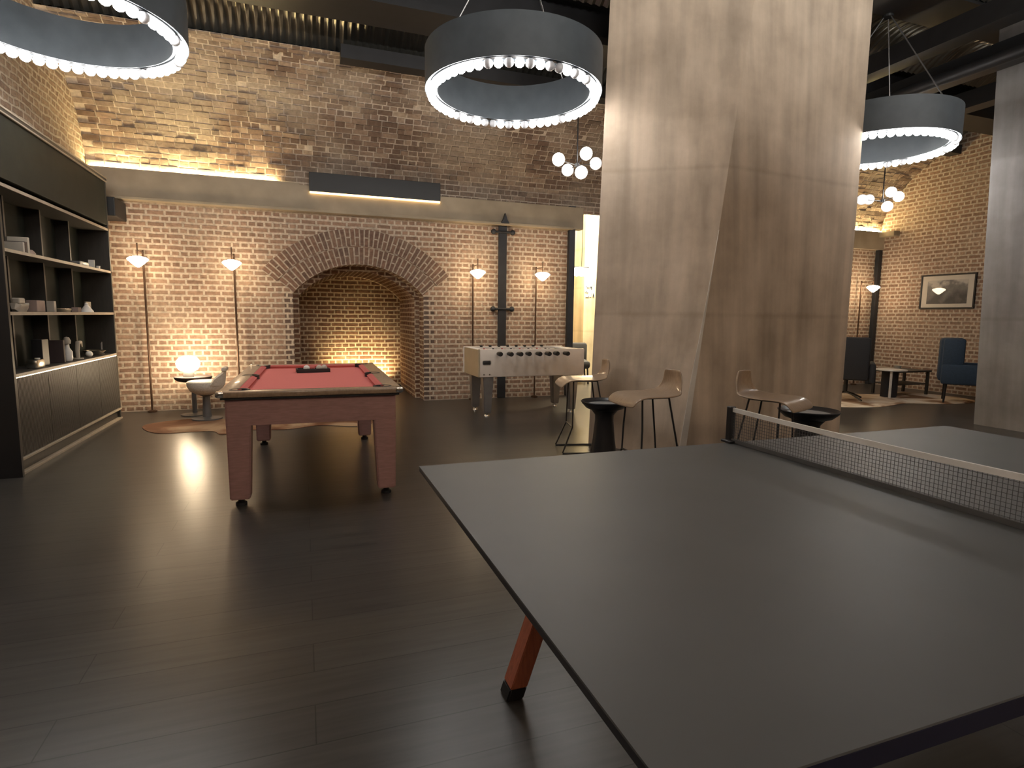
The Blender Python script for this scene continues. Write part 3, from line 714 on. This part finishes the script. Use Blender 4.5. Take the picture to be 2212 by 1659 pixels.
# middle shelf
t = thing('model_ship', 'pale model boat on the middle shelf, nearest bay', 'model boat', (SX, 5.99, S1))
bm = bmesh.new(); v = []
for y, w, h0, h1 in ((-.14, .02, .02, .07), (-.1, .045, 0, .06), (.04, .045, 0, .06), (.13, .012, .03, .075)):
    v.append([bm.verts.new((-w, y, h1)), bm.verts.new((-w*.5, y, h0)), bm.verts.new((w*.5, y, h0)), bm.verts.new((w, y, h1))])
for a, b in zip(v, v[1:]):
    for k in range(3): bm.faces.new((a[k], a[k+1], b[k+1], b[k]))
    bm.faces.new((a[3], a[0], b[0], b[3]))
bm.faces.new(v[0]); bm.faces.new(v[-1][::-1]); obj('hull', bm, M['paper'], t)
obj('cabin', BX((-.03, -.09, .065), (.03, .02, .115), .012), M['offwhite'], t)
item('box', 'pale square box on the middle shelf, against the divider', 'box', BX((-.04, -.085, 0), (.04, .085, .1), .004), M['pinkish'], (SX, 6.285, S1))
# thin things
item('box', 'narrow white box on the middle shelf, just past the divider', 'box', BX((-.03, -.025, 0), (.03, .025, .1), .003), M['offwhite'], (SX+.02, 6.565, S1))
t = thing('tray', 'low shiny silver tray on the middle shelf', 'tray', (SX, 6.86, S1)); obj('body', LT([(0, .005), (.16, .005), (.2, .03), (.205, .03), (.165, 0), (0, 0)], 32, (0, 0, .0), .32, 1), M['silver'], t, True); obj('rim', TB([(.32*.203*math.cos(a), .203*math.sin(a), .03) for a in [2*PI*k/24 for k in range(25)]], .004, 6), M['chrome'], t, True)
item('box', 'small dull pink box on the middle shelf beside the tray', 'box', BX((-.03, -.045, 0), (.03, .045, .05), .004), M['pinkish'], (SX, 7.26, S1))
t = thing('figurine', 'white cone-shaped figurine on the middle shelf', 'figurine', (SX+.05, 7.40, S1)); obj('body', LT([(0, 0), (.062, 0), (.06, .012), (.02, .07), (.0, .08)], 20), M['white'], t, True)
bm = bmesh.new(); bmesh.ops.create_uvsphere(bm, u_segments=14, v_segments=8, radius=.018); obj('head', bm, M['white'], t, True, (0, 0, .082))
t = thing('picture_frame', 'small pale square frame leaning at the back of the middle shelf', 'picture frame', (SX-.03, 7.72, S1)); obj('frame', BX((-.008, -.075, 0), (.008, .075, .115), .003), M['offwhite'], t); obj('print', BX((.008, -.055, .02), (.010, .055, .095)), M['paper'], t)
# upper shelf
bks = [('white slim book upright on the upper shelf, nearest the room', 5.955, .03, .085, M['paper']), ('brown book between two white books on the upper shelf', 6.0, .045, .095, M['brownbook']), ('tallest white book of the three on the upper shelf', 6.05, .035, .135, M['paper'])]
for lb, y, w, h, m in bks:
    t = thing('book', lb, 'book', (SX, y, S2), 0, 'books on the upper shelf'); obj('cover', BX((-.07, -w/2, 0), (.07, w/2, h), .002), m, t); obj('pages', BX((-.066, -w/2+.004, .004), (.068, w/2-.004, h+.001)), M['paper'], t)
bm = bmesh.new(); bmesh.ops.create_icosphere(bm, subdivisions=3, radius=1)
for v_ in bm.verts:
    v_.co *= 1+.18*noise.noise(v_.co*1.6); v_.co = Vector((v_.co.x*.045, v_.co.y*.075, max(-.3, v_.co.z)*.04+.012))
item('stone', 'flat pale stone on the upper shelf beside the books', 'stone', bm, M['pinkish'], (SX, 6.24, S2), True)
item('dish', 'tiny flat dish on the upper shelf at the third divider', 'dish', LT([(0, .004), (.03, .004), (.05, .02), (.052, .02), (.032, 0), (0, 0)], 20), M['offwhite'], (SX, 7.2, S2), True)
t = thing('box', 'bright white rounded box on the upper shelf', 'box', (SX, 7.47, S2)); obj('body', BX((-.045, -.1, 0), (.045, .13, .052), .018), M['white'], t, True); obj('end_cap', BX((-.046, -.16, 0.002), (.046, -.1, .048), .01), M['greybase'], t)
t = thing('card_holder', 'thin upright white card on the upper shelf near its far end', 'card', (SX, 7.83, S2)); obj('card', BX((-.03, -.003, .01), (.03, .003, .1)), M['white'], t); obj('foot', BX((-.03, -.02, 0), (.03, .02, .01)), M['offwhite'], t)
t = thing('small_stand', 'small low tray with a white cup at the far end of the upper shelf', 'tray', (SX, 8.0, S2)); obj('tray', BX((-.04, -.1, 0), (.04, .08, .012), .003), M['greybase'], t); obj('cup', LT([(0, .012), (.018, .012), (.022, .05), (.016, .05), (.014, .018), (0, .018)], 16, (0, .05, 0)), M['white'], t, True)

# ================================================================== POOL TABLE
PX0, PX1, PY0, PY1, PZ = -.525, .66, 4.07, 6.235, .79
t = thing('pool_table', 'rose-brown pool table with red cloth in front of the brick fireplace', 'pool table', ((PX0+PX1)/2, (PY0+PY1)/2, 0), math.radians(-.9))
w, d = (PX1-PX0)/2, (PY1-PY0)/2
RW = .10
bm = bmesh.new(); mm(bm, (-w+.05, -d+.055, .555), (w-.05, -d+.08, .745), .003); mm(bm, (-w+.05, d-.08, .555), (w-.05, d-.055, .745), .003)
mm(bm, (-w+.04, -d+.06, .555), (-w+.065, d-.06, .745), .003); mm(bm, (w-.065, -d+.06, .555), (w-.04, d-.06, .745), .003)
obj('apron', bm, M['pool_wood'], t)
obj('under_rail', BX((-w+.02, -d+.02, .735), (w-.02, d-.02, .75)), M['black'], t)
bm = bmesh.new()
bm.free()
for sy in (-1, 1):
    a, b = sorted((sy*d, sy*(d-RW))); obj('end_rail', BX((-w, a, .748), (w, b, PZ), .012), M['pool_rail'], t, True)
for sx in (-1, 1):
    a, b = sorted((sx*w, sx*(w-RW-.015)))
    obj('side_rail', BX((a, -d+RW+.001, .748), (b, d-RW-.001, PZ), .01), M['pool_rail'], t, True)
obj('bed', BX((-w+.06, -d+.06, .75), (w-.06, d-.06, .758)), M['cloth'], t)
ix, iy = w-RW-.015, d-RW
def cushion(a, b, nrm):
    a, b = Vector(a), Vector(b); n_ = Vector(nrm); dr = (b-a).normalized()
    sec = [(0, .758), (0, PZ-.001), (.018, PZ-.002), (.045, PZ-.012), (.038, .758)]
    bm = bmesh.new(); r0 = []; r1 = []
    for q, z in sec:
        r0.append(bm.verts.new(a + n_*q + dr*q*.7 + Vector((0, 0, z)))); r1.append(bm.verts.new(b + n_*q - dr*q*.7 + Vector((0, 0, z))))
    for k in range(5): bm.faces.new((r0[k], r0[(k+1) % 5], r1[(k+1) % 5], r1[k]))
    bm.faces.new(r0); bm.faces.new(r1[::-1])
    obj('cushion', bm, M['cloth_dark'], t)
for sx in (-1, 1):
    cushion((sx*ix, -iy+.05, 0), (sx*ix, -.05, 0), (-sx, 0, 0)); cushion((sx*ix, .05, 0), (sx*ix, iy-.05, 0), (-sx, 0, 0))
for sy in (-1, 1): cushion((-ix+.05, sy*iy, 0), (ix-.05, sy*iy, 0), (0, -sy, 0))
for sx in (-1, 1):
    for y in (-iy, 0, iy):
        px = sx*(ix-.012 if y else ix+.01)
        obj('pocket', LT([(0, .7595), (.046, .7595), (.05, PZ+.001), (.058, PZ+.0035), (.066, PZ+.001), (.066, .76)], 20, (px, y*.985, 0)), M['black'], t, True)
for sx in (-1, 1):
    for sy in (-1, 1):
        obj('corner_cap', BX((sx*(w-.045), sy*(d-.045), .752), (sx*(w+.006), sy*(d+.006), PZ+.003), .011), M['chrome'], t, True)
        bm = bmesh.new()
        xa, ya = sx*(w-.045-.075), sy*(d-.06-.075)
        lo = (sx*.012, sy*.012)
        top = [(-.08, -.08), (.08, -.08), (.08, .08), (-.08, .08)]
        v0 = [bm.verts.new((xa+lo[0]+x*.78, ya+lo[1]+y*.78, .05)) for x, y in top]; v1 = [bm.verts.new((xa+x, ya+y, .735)) for x, y in top]
        for k in range(4): bm.faces.new((v0[k], v0[(k+1) % 4], v1[(k+1) % 4], v1[k]))
        bm.faces.new(v0[::-1]); bm.faces.new(v1)
        bmesh.ops.bevel(bm, geom=list(bm.edges), offset=.008, segments=2, affect='EDGES')
        lg = obj('leg', bm, M['pool_wood'], t, True)
        obj('levelling_foot', LT([(0, 0), (.036, 0), (.036, .02), (.02, .03), (.02, .055), (0, .055)], 18, (xa+lo[0], ya+lo[1], 0)), M['black'], lg, True)
BZ = .758
t2 = thing('ball_tray', 'black tray of balls lying on the red cloth of the pool table', 'tray', (.07, 5.66, BZ+.0005), .1)
bm = BX((-.145, -.075, 0), (.145, .075, .008)); 
for a, b in (((-.145, -.075, 0), (.145, -.062, .035)), ((-.145, .062, 0), (.145, .075, .035)), ((-.145, -.075, 0), (-.132, .075, .035)), ((.132, -.075, 0), (.145, .075, .035))): mm(bm, a, b, .003)
obj('body', bm, M['black'], t2); obj('divider', BX((-.005, -.06, .008), (.005, .06, .03)), M['black'], t2)
for k, (x, y, lb, m, r) in enumerate([(-.055, 0, 'white ball in the black tray, left one', 'white', .0285), (.055, .0, 'cream ball in the black tray, right of the white ball', 'paper', .0285), (.1, .022, 'cream ball at the right end of the black tray', 'paper', .0285), (-.01, .03, 'dull red ball at the back of the black tray', 'cloth_dark', .0285)]):
    bm = bmesh.new(); bmesh.ops.create_uvsphere(bm, u_segments=20, v_segments=12, radius=r)
    o = obj('pool_ball', bm, M[m], None, True, (.07+x, 5.66+y, BZ+.0085+r)); tag(o, lb, 'ball', 'balls in the tray')

# ================================================================== FOOSBALL TABLE
t = thing('foosball_table', 'pale foosball table against the brick wall by the iron strap', 'foosball table', (2.82, 7.37, 0))
HX, HY, Z0, Z1 = .745, .365, .515, .875
obj('side_panel', BX((-HX, -HY, Z0), (HX, -HY+.03, Z1), .012), M['foos'], t, True); obj('side_panel', BX((-HX, HY-.03, Z0), (HX, HY, Z1), .012), M['foos'], t, True)
for sx in (-1, 1): obj('end_panel', BX((sx*(HX-.03), -HY+.03, Z0), (sx*(HX-.002), HY-.03, Z1-.01), .003), M['foos_end'], t)
obj('floor_panel', BX((-HX+.03, -HY+.03, Z0+.01), (HX-.03, HY-.03, Z0+.03)), M['green_play'], t)
obj('playfield', BX((-HX+.12, -HY+.03, Z1-.13), (HX-.12, HY-.03, Z1-.12)), M['green_play'], t)
for sx in (-1, 1): obj('end_tray', BX((sx*(HX-.03), -HY+.03, Z1-.03), (sx*(HX-.14), HY-.03, Z1-.015)), M['foos_trim'], t)
for sy in (-1, 1): obj('corner_trim', BX((-HX-.006, sy*(HY+.004)-.02*sy, Z0), (-HX+.02, sy*(HY+.004), Z1), .006), M['foos_trim'] if sy > 0 else M['foos_end'], t)
ball_return = obj('ball_return', BX((-HX+.05, -HY-.004, Z0+.155), (-HX+.165, -HY+.01, Z0+.215), .015), M['black'], t, True)
for x in (-HX+.07, -HX+.145): obj('bolt', LT([(0, -.004), (.009, -.004), (.009, .004), (0, .004)], 12), M['chrome'], t, False, (x, -HY-.003, Z0+.035)).rotation_euler = (PI/2, 0, 0)
RX = [-.535, -.405, -.27, -.145, -.06, .07, .20, .35, ]
RX = [-.56, -.40, -.24, -.08, .08, .24, .40, .56]
near = [-.52, -.41, -.26, -.14, -.08, .02, .17, .28, .40]
for k in range(8):
    x = -.50 + k*.13; z = Z1-.055; s_ = -1 if k in (0, 1, 3, 4, 6) else 1
    rd = obj('rod', TB([(x, -HY-.10, z), (x, HY+.10, z)], .008, 8), M['chrome'], t, True)
    h0, h1 = (-HY-.2, -HY-.075) if k % 3 else (-HY-.16, -HY-.05)
    obj('handle', TB([(x, h0, z), (x, h0+.02, z), (x, h1, z)], [.026, .031, .024], 12), M['black'], rd, True)
    obj('stop', TB([(x, HY+.04, z), (x, HY+.1, z)], .018, 10), M['black'], rd, True)
    obj('bearing', BX((x-.02, HY-.034, Z1-.01), (x+.02, HY+.003, Z1+.014), .006), M['black'], rd)
    bm = bmesh.new()
    for q in (-.2, -.07, .07, .2): mm(bm, (x-.012, q-.016, z-.075), (x+.012, q+.016, z+.035), .006); 
    obj('players', bm, M['black'] if k % 2 else M['cloth_dark'], rd)
for sx in (-1, 1):
    for sy in (-1, 1):
        bm = bmesh.new(); xa, ya = sx*(HX-.14), sy*(HY-.09)
        q = [(-1, -1), (1, -1), (1, 1), (-1, 1)]
        v0 = [bm.verts.new((xa+a*.045, ya+b*.045, .04)) for a, b in q]; v1 = [bm.verts.new((xa+a*.07, ya+b*.07, Z0)) for a, b in q]
        for k in range(4): bm.faces.new((v0[k], v0[(k+1) % 4], v1[(k+1) % 4], v1[k]))
        bm.faces.new(v0[::-1]); bm.faces.new(v1); bmesh.ops.bevel(bm, geom=list(bm.edges), offset=.008, segments=2, affect='EDGES')
        lg = obj('leg', bm, M['leg_metal'], t, True); obj('foot', LT([(0, 0), (.035, 0), (.03, .02), (.015, .025), (.015, .045), (0, .045)], 16, (xa, ya, 0)), M['chrome'], lg, True)

# ================================================================== PING PONG TABLE
TX0, TY1, TL, TW, TZ = .375, 2.006, 2.74, 1.525, .76
t = thing('ping_pong_table', 'dark grey ping pong table with reddish wooden legs in the foreground', 'ping pong table', (TX0+TL/2, TY1-TW/2, 0))
obj('table_top', BX((-TL/2, -TW/2, TZ-.004), (TL/2, TW/2, TZ)), M['pp_top'], t)
bm = BX((-TL/2, -TW/2+.004, TZ-.018), (TL/2, TW/2, TZ-.0041)); obj('edge_band', bm, M['pp_edge'], t)
obj('edge_band', BX((-TL/2, -TW/2-.001, TZ-.034), (TL/2, -TW/2+.006, TZ-.0042)), M['pp_edge_navy'], t)
obj('frame', BX((-TL/2+.42, -TW/2+.22, TZ-.07), (TL/2-.42, TW/2-.22, TZ-.019)), M['pp_edge'], t)
for sx in (-1, 1):
    for sy in (-1, 1):
        foot = Vector((sx*(TL/2-.262), sy*(TW/2-.27), 0)); top = Vector((sx*(TL/2-.50), sy*(TW/2-.30), TZ-.02))
        def legbox(p, q, hx, hy, bev):
            bm = bmesh.new(); v0 = [bm.verts.new((p.x+a*hx, p.y+b*hy, p.z)) for a, b in ((-1, -1), (1, -1), (1, 1), (-1, 1))]; v1 = [bm.verts.new((q.x+a*hx, q.y+b*hy, q.z)) for a, b in ((-1, -1), (1, -1), (1, 1), (-1, 1))]
            for k in range(4): bm.faces.new((v0[k], v0[(k+1) % 4], v1[(k+1) % 4], v1[k]))
            bm.faces.new(v0[::-1]); bm.faces.new(v1); bmesh.ops.bevel(bm, geom=list(bm.edges), offset=bev, segments=2, affect='EDGES'); return bm
        k_ = foot.lerp(top, .045/TZ)
        lg = obj('leg', legbox(k_, top, .03, .036, .003), M['pp_leg'], t); obj('foot_cap', legbox(foot, foot.lerp(top, .047/TZ), .031, .037, .006), M['black'], lg)
NX = 1.745
t = thing('table_net', 'ping pong net with white top tape stretched across the grey table', 'net', (NX, TY1-TW/2, TZ))
ny0, ny1 = -TW/2-.02, TW/2+.02
def sag(y): return .0
for sy in (-1, 1):
    ps = obj('post', BX((-.014, sy*(TW/2+.005)-.012, -.0), (.014, sy*(TW/2+.005)+.016, .158), .003), M['satin_black'], t)
    obj('clamp', BX((-.03, sy*(TW/2-.03), .0005), (.03, sy*(TW/2+.03), .012), .003), M['satin_black'], ps)
bm = bmesh.new(); rows = []
for i in range(25):
    u = i/24; y = ny0+.015+(ny1-ny0-.03)*u; dz = -.010*(1-(2*u-1)**2)
    rows.append([bm.verts.new((x_, y, z_+dz)) for x_, z_ in ((-.005, .136), (.005, .136), (.005, .154), (-.005, .154))])
for a, b in zip(rows, rows[1:]):
    for k in range(4): bm.faces.new((a[k], a[(k+1) % 4], b[(k+1) % 4], b[k]))
bm.faces.new(rows[0]); bm.faces.new(rows[-1][::-1])
obj('top_tape', bm, M['tape'], t)
obj('bottom_band', BX((-.005, ny0+.015, .002), (.005, ny1-.02, .018)), M['net'], t)
bm = bmesh.new(); y = ny0+.03
TH = .0006
while y < ny1-.03: mm(bm, (-TH, y-TH, .012), (TH, y+TH, .14)); y += .0125
z = .022
while z < .138: mm(bm, (-TH, ny0+.02, z-TH), (TH, ny1-.02, z+TH)); z += .0125
obj('netting', bm, M['net'], t)

# ================================================================== STOOLS AND TRAY TABLES BY THE PILLAR
def stool():
    t = thing('bar_stool', '', 'stool', (0, 0, 0), 0, 'bent wood bar stools by the pillar')
    pf = [(-.205, .195), (-.212, .145), (-.208, .09), (-.19, .045), (-.155, .016), (-.10, .002), (0, -.004), (.10, .0), (.155, -.006), (.19, -.022), (.215, -.05), (.225, -.075)]
    wd = [.10, .118, .13, .15, .18, .20, .205, .205, .205, .204, .20, .19]
    bm = bmesh.new(); NY = 10; grid = []
    for (x, z), w_ in zip(pf, wd):
        grid.append([bm.verts.new((1.12*(x + .03*(abs(j/NY*2-1)**2)*(1 if z > .03 else 0)), 1.05*w_*(j/NY*2-1), z+.008*(abs(j/NY*2-1)**2)*(1 if z < .02 else 0))) for j in range(NY+1)])
    for a, b in zip(grid, grid[1:]):
        for j in range(NY): bm.faces.new((a[j], a[j+1], b[j+1], b[j]))
    st = obj('seat', bm, M['seat'], t, True, (0, 0, .70))
    md = st.modifiers.new('thick', 'SOLIDIFY'); md.thickness = .016; md.offset = 0
    m2 = st.modifiers.new('sub', 'SUBSURF'); m2.levels = 1; m2.render_levels = 2
    for sy in (-1, 1):
        y = sy*.15
        obj('leg', TB([(.13, sy*.12, .692), (.135, sy*.145, .45), (.14, y+sy*.0, .25), (.235, sy*.19, .012)], .0075, 8), M['satin_black'], t, True)
        obj('leg', TB([(-.10, sy*.12, .692), (-.16, sy*.155, .35), (-.215, sy*.19, .012)], .0075, 8), M['satin_black'], t, True)
        obj('runner', TB([(.235, sy*.19, .0085), (-.215, sy*.19, .0085)], .008, 8), M['satin_black'], t, True)
    obj('foot_rest', TB([(.14, -.15, .25), (.14, .15, .25)], .0075, 8), M['satin_black'], t, True)
    obj('seat_rail', TB([(.13, -.12, .69), (-.10, -.12, .69), (-.10, .12, .69), (.13, .12, .69), (.13, -.12, .69)], .007, 8), M['satin_black'], t, True)
    return t
st = stool()
SP = [((2.55, 5.00), 166, 'bent oak bar stool farthest left, beside the foosball table'), ((2.52, 3.83), 178, 'bent oak bar stool in front of the pillar, overlapping the left black tray table'), ((3.34, 3.45), -66, 'bent oak bar stool behind the net post, beside the right black tray table')]
for i, ((x, y), r, lb) in enumerate(SP): place(st, i == 0, (x, y, 0), math.radians(r), lb)
def traytable():
    t = thing('tray_table', '', 'side table', (0, 0, 0), 0, 'black tray tables by the pillar')
    obj('pedestal', LT([(0, 0), (.125, 0), (.128, .02), (.10, .2), (.082, .38), (.085, .43), (.12, .475), (0, .475)], 36), M['satin_black'], t, True)
    tp = obj('tray_top', LT([(0, .47), (.11, .472), (.165, .492), (.20, .528), (.213, .55), (.208, .556), (.2, .552), (.185, .535), (.15, .524), (0, .522)], 44), M['satin_black'], t, True)
    obj('inlay', LT([(0, .5225), (.15, .5245), (.15, .527), (0, .527)], 36), M['traytop'], tp)
    return t
tt = traytable()
for i, (x, y, s_, lb) in enumerate([(2.515, 4.52, 1.0, 'black pedestal tray table between the two left bar stools'), (3.93, 3.62, 1.12, 'black pedestal tray table behind the net, at the right foot of the pillar')]):
    o = place(tt, i == 0, (x, y, 0), 0, lb); o.scale = (s_, s_, 1)

# ================================================================== CORNER WITH GLOBE LAMP
t = thing('tray_table', 'small dark tray side table under the globe lamp by the brick wall', 'side table', (-1.335, 8.2, 0))
obj('tray_top', LT([(0, .425), (.13, .427), (.18, .44), (.208, .462), (.218, .489), (.211, .494), (.195, .4885), (0, .488)], 40), M['brownbook'], t, True)
obj('pedestal', TB([(0, 0, .02), (0, 0, .43)], .028, 14), M['greybase'], t, True); obj('base', LT([(0, 0), (.16, 0), (.16, .012), (.03, .03), (0, .03)], 32), M['greybase'], t, True)
t = thing('globe_lamp', 'glowing flattened globe table lamp on the dark tray table', 'lamp', (-1.385, 8.2, .4885))
obj('base', LT([(0, 0), (.062, 0), (.055, .07), (0, .07)], 28), M['greybase'], t, True)
obj('lamp_shade', LT([(0, .066), (.06, .068), (.105, .09), (.132, .135), (.136, .165), (.128, .205), (.1, .24), (.05, .262), (0, .266)], 36), M['globe'], t, True)
t = thing('tub_chair', 'small white tub chair on grey pedestal between globe lamp and pool table', 'chair', (-1.14, 7.80, 0.0065), math.radians(180))
bm = LT([(0, .30), (.10, .305), (.17, .345), (.205, .41), (.205, .455), (.19, .468), (0, .44)], 36); obj('seat', bm, M['whitefab'], t, True)
bm = bmesh.new()
rows = []
for i in range(13):
    a = math.radians(110+140*i/12); e = 1-abs(i/6-1)
    rows.append([bm.verts.new((r*math.cos(a), r*math.sin(a), z)) for r, z in ((.19, .42), (.215, .42), (.235, .42+.17*e**.5+.01), (.2, .42+.17*e**.5+.015))])
for a, b in zip(rows, rows[1:]):
    for k in range(4): bm.faces.new((a[k], a[(k+1) % 4], b[(k+1) % 4], b[k]))
bm.faces.new(rows[0]); bm.faces.new(rows[-1][::-1]); obj('backrest', bm, M['whitefab'], t, True)
obj('headroll', BX((-.245, -.12, .585), (-.185, .12, .635), .02), M['whitefab'], t, True)
obj('pedestal', LT([(0, 0), (.17, 0), (.17, .014), (.05, .03), (.04, .28), (.11, .31), (0, .31)], 32), M['greybase'], t, True)

# cowhide rugs
def hide(name, label, pts, m, z=.006):
    N = len(pts); out = []
    for i in range(N):
        p0, p1, p2, p3 = [Vector(pts[(i+k-1) % N]) for k in range(4)]
        for j in range(6):
            u = j/6; out.append(.5*((2*p1)+(-p0+p2)*u+(2*p0-5*p1+4*p2-p3)*u*u+(-p0+3*p1-3*p2+p3)*u**3))
    return tag(obj(name, prism([(p.x, p.y) for p in out], .001, z), m), label, 'rug')
hide('cowhide_rug', 'brown cowhide rug on the dark floor behind the pool table', [(-1.75, 7.45), (-1.5, 7.0), (-1.0, 6.98), (-.85, 6.74), (-.55, 6.92), (-.2, 6.85), (.15, 7.0), (.5, 6.84), (.72, 6.95), (.8, 7.3), (.6, 7.75), (.1, 7.7), (-.3, 7.95), (-.8, 7.72), (-1.3, 7.85), (-1.65, 7.7)], M['hide_brown'])
hide('cowhide_rug', 'cream cowhide rug under the charcoal chair in the right corner', [(7.3, 6.9), (7.55, 6.35), (8.2, 6.2), (8.9, 6.35), (9.6, 6.1), (10.3, 6.2), (10.5, 6.8), (10.2, 7.4), (9.4, 7.3), (8.8, 7.7), (8.0, 7.5), (7.5, 7.6)], M['hide_cream'])

# iron wall strap (tie plate with two cross ties)
t = thing('wall_tie_strap', 'dark iron tie strap running up the brick wall behind the foosball table', 'wall strap', (2.935, YB, 0))
obj('plate', BX((-.065, -.045, .001), (.065, -.004, 2.70), .006), M['iron'], t)
bm = bmesh.new(); v = [bm.verts.new(p) for p in ((-.065, -.045, 2.70), (.065, -.045, 2.70), (.03, -.045, 2.76), (0, -.045, 2.85), (-.03, -.045, 2.76))]; f = bm.faces.new(v)
r = bmesh.ops.extrude_face_region(bm, geom=[f]); bmesh.ops.translate(bm, vec=(0, -.15+.04, 0), verts=[e for e in r['geom'] if isinstance(e, bmesh.types.BMVert)])
obj('finial', bm, M['iron'], t)
for z in (2.58, 1.405):
    ct = obj('cross_tie', TB([(-.15, -.05, z), (.15, -.05, z)], .018, 10), M['iron'], t, True)
    for sx in (-1, 1):
        bm = bmesh.new(); bmesh.ops.create_uvsphere(bm, u_segments=16, v_segments=10, radius=.042); obj('boss', bm, M['iron'], ct, True, (sx*.155, -.05, z))

# ================================================================== RIGHT CORNER SEATING
t = thing('framed_photograph', 'black framed grey photograph with cream mount on the right brick wall', 'picture', (XR-.001, 7.26, 1.83))
for a, b in (((-.035, -.475, .285), (-.002, .475, .31)), ((-.035, -.475, -.31), (-.002, .475, -.285)), ((-.035, -.475, -.285), (-.002, -.45, .285)), ((-.035, .45, -.285), (-.002, .475, .285))): obj('frame', BX(a, b, .003), M['black'], t)
obj('mount', BX((-.022, -.45, -.285), (-.010, .45, .285)), M['mount'], t); obj('print', BX((-.0235, -.35, -.22), (-.0221, .35, .205)), M['photo'], t)

def armchair(t, fab, back_h, wd, wing):
    obj('seat', BX((-wd, -.30, .36), (wd, .32, .50), .05), fab, t, True)
    obj('backrest', BX((-wd, -.40, .34), (wd, -.24, back_h), .05), fab, t, True)
    for sx in (-1, 1):
        obj('armrest', BX((sx*wd, -.36, .30), (sx*(wd+.09), .30, .62), .04), fab, t, True)
        if wing: obj('wing', BX((sx*(wd-.02), -.36, .55), (sx*(wd+.07), -.08, back_h), .035), fab, t, True)
t = thing('lounge_chair', 'charcoal lounge chair seen from behind at the right side of the pillar', 'armchair', (8.38, 7.02, 0.0085), math.radians(-50))
armchair(t, M['greyfab'], 1.02, .30, False)
for k in range(4):
    a = PI/4+PI/2*k
    obj('leg', TB([(0, 0, .12), (.16*math.cos(a), .16*math.sin(a), .08), (.33*math.cos(a), .33*math.sin(a), .012)], .014, 8), M['satin_black'], t, True)
obj('column', TB([(0, 0, .1), (0, 0, .37)], .03, 12), M['satin_black'], t, True)
t = thing('armchair', 'blue high-backed armchair partly hidden by the right concrete pillar', 'armchair', (9.95, 6.15, 0.0085), math.radians(-145))
armchair(t, M['bluefab'], 1.02, .28, True)
for sx in (-1, 1):
    for y in (-.28, .24): obj('leg', TB([(sx*.26, y, .36), (sx*.28, y*1.05, .0)], [.022, .014], 10), M['satin_black'], t, True)
t = thing('side_table', 'round white topped side table beside the charcoal chair', 'side table', (9.30, 6.95, 0.0065))
obj('table_top', LT([(0, .455), (.23, .455), (.235, .465), (.23, .475), (0, .475)], 36), M['white'], t, True); obj('leg', TB([(-.12, -.1, 0), (-.12, -.1, .456)], .02, 10), M['white'], t, True); obj('base', LT([(0, 0), (.12, 0), (.12, .44), (0, .44)], 24, (.06, .06, 0)), M['greyfab'], t, True)
t = thing('coffee_table', 'low dark coffee table in front of the blue armchair', 'table', (9.95, 7.25, 0.0065))
obj('table_top', BX((-.42, -.25, .40), (.42, .25, .43), .006), M['cab_dark'], t); obj('shelf', BX((-.38, -.22, .18), (.38, .22, .20), .004), M['cab_dark'], t)
for sx in (-1, 1):
    for sy in (-1, 1): obj('leg', BX((sx*.40, sy*.23, 0), (sx*.36, sy*.19, .40), .003), M['cab_dark'], t)
t = thing('tea_light', 'small pale candle pot on the low dark coffee table', 'candle', (9.85, 7.25, .4375)); obj('pot', LT([(0, 0), (.05, 0), (.06, .07), (.05, .07), (.045, .02), (0, .02)], 20), M['offwhite'], t, True); obj('wax', LT([(0, .02), (.045, .02), (.048, .055), (0, .055)], 18), M['white'], t)

# things in the lit room beyond
t = thing('pendant_cluster', 'bright three-globe lamp in the lit room beyond the opening', 'lamp', (5.28, 10.6, 2.19))
for x in (-.1, 0, .1):
    bm = bmesh.new(); bmesh.ops.create_uvsphere(bm, u_segments=16, v_segments=10, radius=.085); obj('globe', bm, M['farlamp'], t, True, (x, .02*abs(x)*10, 0))
obj('bar', TB([(-.16, 0, .1), (.16, 0, .1)], .012, 8), M['satin_black'], t); obj('cord', TB([(0, 0, .1), (0, 0, 2.0)], .006, 6), M['satin_black'], t)
t = thing('lounge_chair', 'dark chair with a pale cushion glimpsed through the bright opening', 'armchair', (5.0, 10.3, 0), math.radians(160))
obj('seat', BX((-.3, -.3, .3), (.3, .3, .45), .05), M['greyfab'], t, True); obj('backrest', BX((-.3, -.36, .3), (.3, -.24, .78), .05), M['greyfab'], t, True)
for sx in (-1, 1):
    for y in (-.25, .25): obj('leg', TB([(sx*.25, y, .32), (sx*.27, y, 0)], .018, 8), M['satin_black'], t)
tag(obj('cushion', BX((-.16, -.05, 0), (.16, .05, .2), .045), M['white'], None, True, (4.97, 10.38, .47)), 'pale cushion on top of the dark chair beyond the opening', 'cushion')
# faint pale letters on the cream wall
def glyph(strokes, h=.008):
    bm = bmesh.new()
    for (xa, za), (xb, zb), wdt in strokes:
        d_ = Vector((xb-xa, 0, zb-za)); L_ = d_.length; ang = math.atan2(d_.x, d_.z)
        add_box(bm, ((xa+xb)/2, 0, (za+zb)/2), (wdt, h, L_+wdt*.4), 0, Matrix.Rotation(ang, 4, 'Y'))
    return bm
t = thing('wall_lettering', 'faint pale letters on the cream wall beyond the opening', 'sign', (5.62, 10.893, 1.72))
obj('letter', glyph([((.03, .0), (.03, .2), .035), ((.03, .2), (.1, .0), .03), ((.1, .0), (.1, .2), .035)]), M['white'], t)
obj('letter', glyph([((-.08, .0), (-.01, .0), .03), ((-.01, .0), (-.01, .09), .03), ((-.01, .1), (-.08, .1), .03), ((-.08, .1), (-.08, .2), .03), ((-.08, .2), (-.01, .2), .03)]), M['white'], t)
